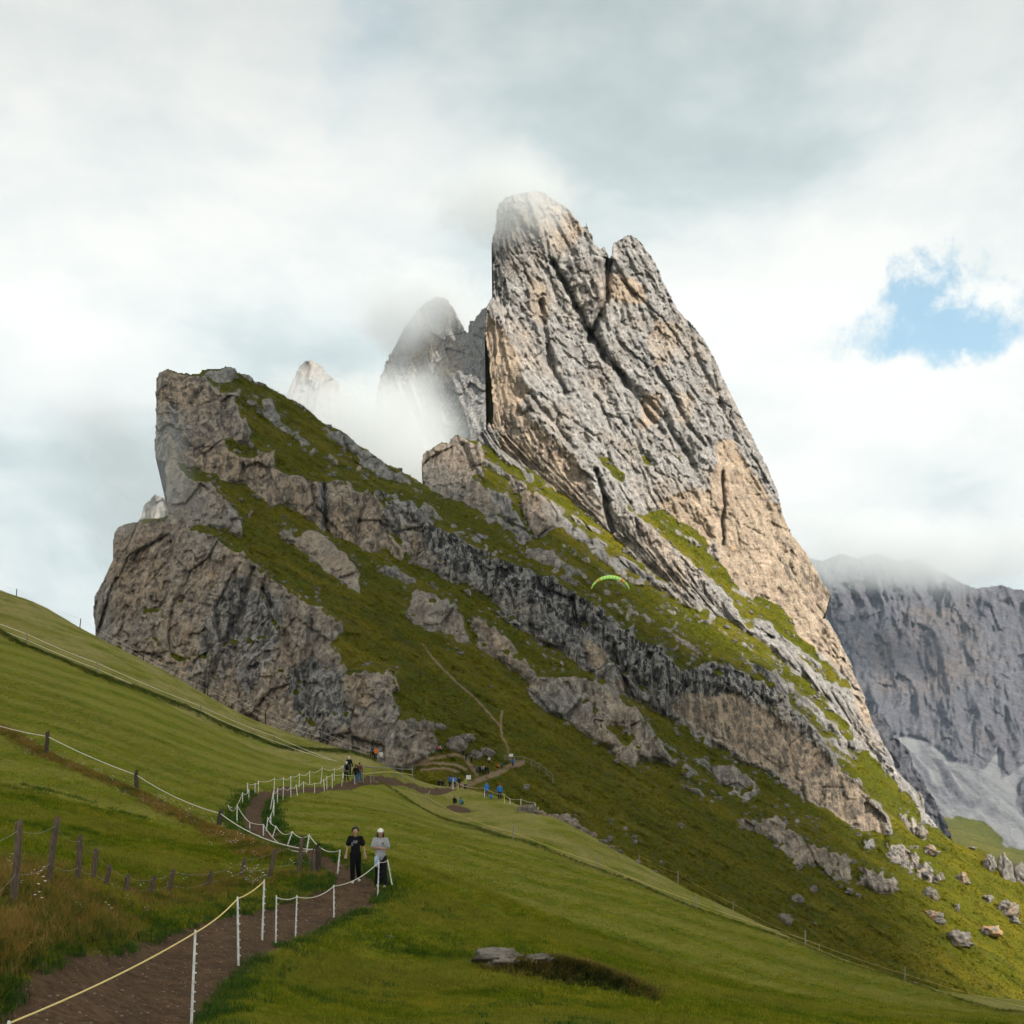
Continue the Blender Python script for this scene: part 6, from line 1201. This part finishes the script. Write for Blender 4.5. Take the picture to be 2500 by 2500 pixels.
        scatter('tall_grass', tuft_mesh('strip_tuft', 16, 0.30, 0.22, 0.012, 0.8, herb if nm != 'terrace' else tall, 40), np.stack([X, Y, z], -1), S, rs)
    # dark juniper on the mound, and yellow-green herbs beside the posts
    jun = mat_blades('juniper_needles', [(0.045, 0.058, 0.018), (0.08, 0.088, 0.022), (0.20, 0.14, 0.04)], 0.1)
    q = rs.normal(size=(2300, 2)); mY = 37.1 + q[:, 1] * 0.40; mX = (1385 - CX) / FPX * 37 + q[:, 0] * 0.95; k = ~((mX < (1345 - CX) / FPX * 37) & (mY < 37.5) & (mY > 36.75)) & (np.abs(q[:, 0]) < 2.1); mX, mY = mX[k], mY[k]
    tag(scatter('juniper', tuft_mesh('juniper_sprig', 26, 0.20, 0.09, 0.008, 1.1, jun, 51), np.stack([mX, mY, ground_z(mX, mY)], -1), 0.5 + 0.8 * rs.rand(len(mX)), rs), kind='stuff')
    k = rs.rand(len(mX)) < 0.45; scatter('tall_grass', tuft_mesh('mound_tuft', 18, 0.22, 0.13, 0.006, 0.9, tall, 52), np.stack([mX + rs.normal(0, 0.15, len(mX)), mY + 0.25, ground_z(mX, mY + 0.25)], -1)[k], 0.6 + 0.6 * rs.rand(k.sum()), rs)
    # small stones trodden into the path
    X, Y, u = rand_points(16000, -60, 1000, 17, 60, rs, 1.6); z, pd, path, ed, fl = ground_z(X, Y, True); k = (pd < 0.1) & (rs.rand(len(X)) < 0.5)
    bm = bmesh.new(); bmesh.ops.create_icosphere(bm, subdivisions=1, radius=0.022); 
    for v in bm.verts: v.co.z *= 0.55; v.co += Vector((rnd.uniform(-1, 1), rnd.uniform(-1, 1), 0)) * 0.006
    pe = bpy.data.meshes.new('pebble'); bm.to_mesh(pe); bm.free(); pe.materials.append(mat_plain('pebble_stone', (0.24, 0.19, 0.15), 0.9, 0.4, 3))
    scatter('pebbles', pe, np.stack([X, Y, z], -1)[k], (0.3 + 1.2 * rs.rand(k.sum()) ** 3), rs)
    # white umbels and yellow heads
    def flower(name, col, n, cond, h):
        me = bpy.data.meshes.new(name); V, F = [], []
        for s in range(3):
            a = s * 2.1; c = Vector((0.05 * math.cos(a), 0.05 * math.sin(a), h * (0.8 + 0.15 * s))); k0 = len(V); V += [c + Vector((0.022 * math.cos(t), 0.022 * math.sin(t), 0.004 * math.sin(3 * t))) for t in np.linspace(0, 5.5, 7)]; F.append(tuple(range(k0, k0 + 7)))
        me.from_pydata([tuple(v) for v in V], [], F); me.materials.append(mat_plain(name + '_petal', col, 0.8)); X, Y, u = rand_points(n, -60, 900, 18, 75, rs, 1.5); z, pd, path, ed, fl = ground_z(X, Y, True); k = cond(X, Y, u, pd, ed, fl)
        scatter(name, me, np.stack([X, Y, z], -1)[k], 0.7 + 0.6 * rs.rand(k.sum()), rs)
    flower('white_flowers', (0.72, 0.72, 0.66), 9000, lambda X, Y, u, pd, ed, fl: (rs.rand(len(X)) < 0.10 * np.exp(-(ed['terrace'] / 1.6) ** 2) + 0.035 * np.exp(-(fl / 1.0) ** 2) + 0.7 * np.exp(-((u - 620) / 30) ** 2 - ((Y - 44) / 1.6) ** 2)) & (pd > 0.3), 0.30)
    flower('yellow_flowers', (0.65, 0.42, 0.03), 4000, lambda X, Y, u, pd, ed, fl: (rs.rand(len(X)) < 0.03 * np.exp(-(fl / 1.2) ** 2) * (Y < 45)) & (pd > 0.2), 0.22)
build_grass()
def mountain_litter():
    """tussocks over the steep turf, and broken stones below the outcrops"""
    rs = np.random.RandomState(8); R = RM; G = R['G']; ok = R['mask'] & (R['V'] < 2480) & (R['V'] < 1990 + 0.44 * (R['U'] - 1150))
    rockn = blur(1 - G, 14); i, j = np.nonzero(ok & (G > 0.7) & (R['trail'] < 0.1)); Pw = to_world(R, R['Yn'])
    m = rs.randint(0, len(i), 36000); m = m[rs.rand(len(m)) < 0.35 + 0.65 * (fbm(p2(R['U'][i[m], j[m]] / 40, R['V'][i[m], j[m]] / 22), 2, seed=351) > 0.0)]
    P = Pw[i[m], j[m]] + rs.normal(0, 0.12, (len(m), 3)) * np.array([1, 0.2, 0.2])
    tm = mat_blades('tussock_grass', [(0.050, 0.064, 0.004), (0.118, 0.128, 0.006), (0.21, 0.175, 0.016), (0.25, 0.16, 0.022)], 0.15)
    scatter('tussocks', tuft_mesh('tussock', 14, 0.42, 0.26, 0.045, 0.8, tm, 71), P, 0.5 + 0.7 * rs.rand(len(P)), rs)
    w = np.clip(rockn * 2.2, 0, 1) * (G > 0.55) * ok * (R['trail'] < 0.1); i, j = np.nonzero(w > 0.12); m = rs.randint(0, len(i), 5000); m = m[rs.rand(len(m)) < w[i[m], j[m]]]
    bm = bmesh.new(); bmesh.ops.create_icosphere(bm, subdivisions=2, radius=0.5); co = np.array([v.co[:] for v in bm.verts]); f1, _ = facets(co * 2.4 + 5, 4)
    for v, f in zip(bm.verts, f1): v.co *= 1 + 0.7 * f; v.co.z *= 0.7
    me = bpy.data.meshes.new('broken_stone'); bm.to_mesh(me); bm.free(); me.materials.append(M_BOULDER)
    scatter('scree', me, Pw[i[m], j[m]], 0.25 + 1.5 * rs.rand(len(m)) ** 4, rs)
mountain_litter()
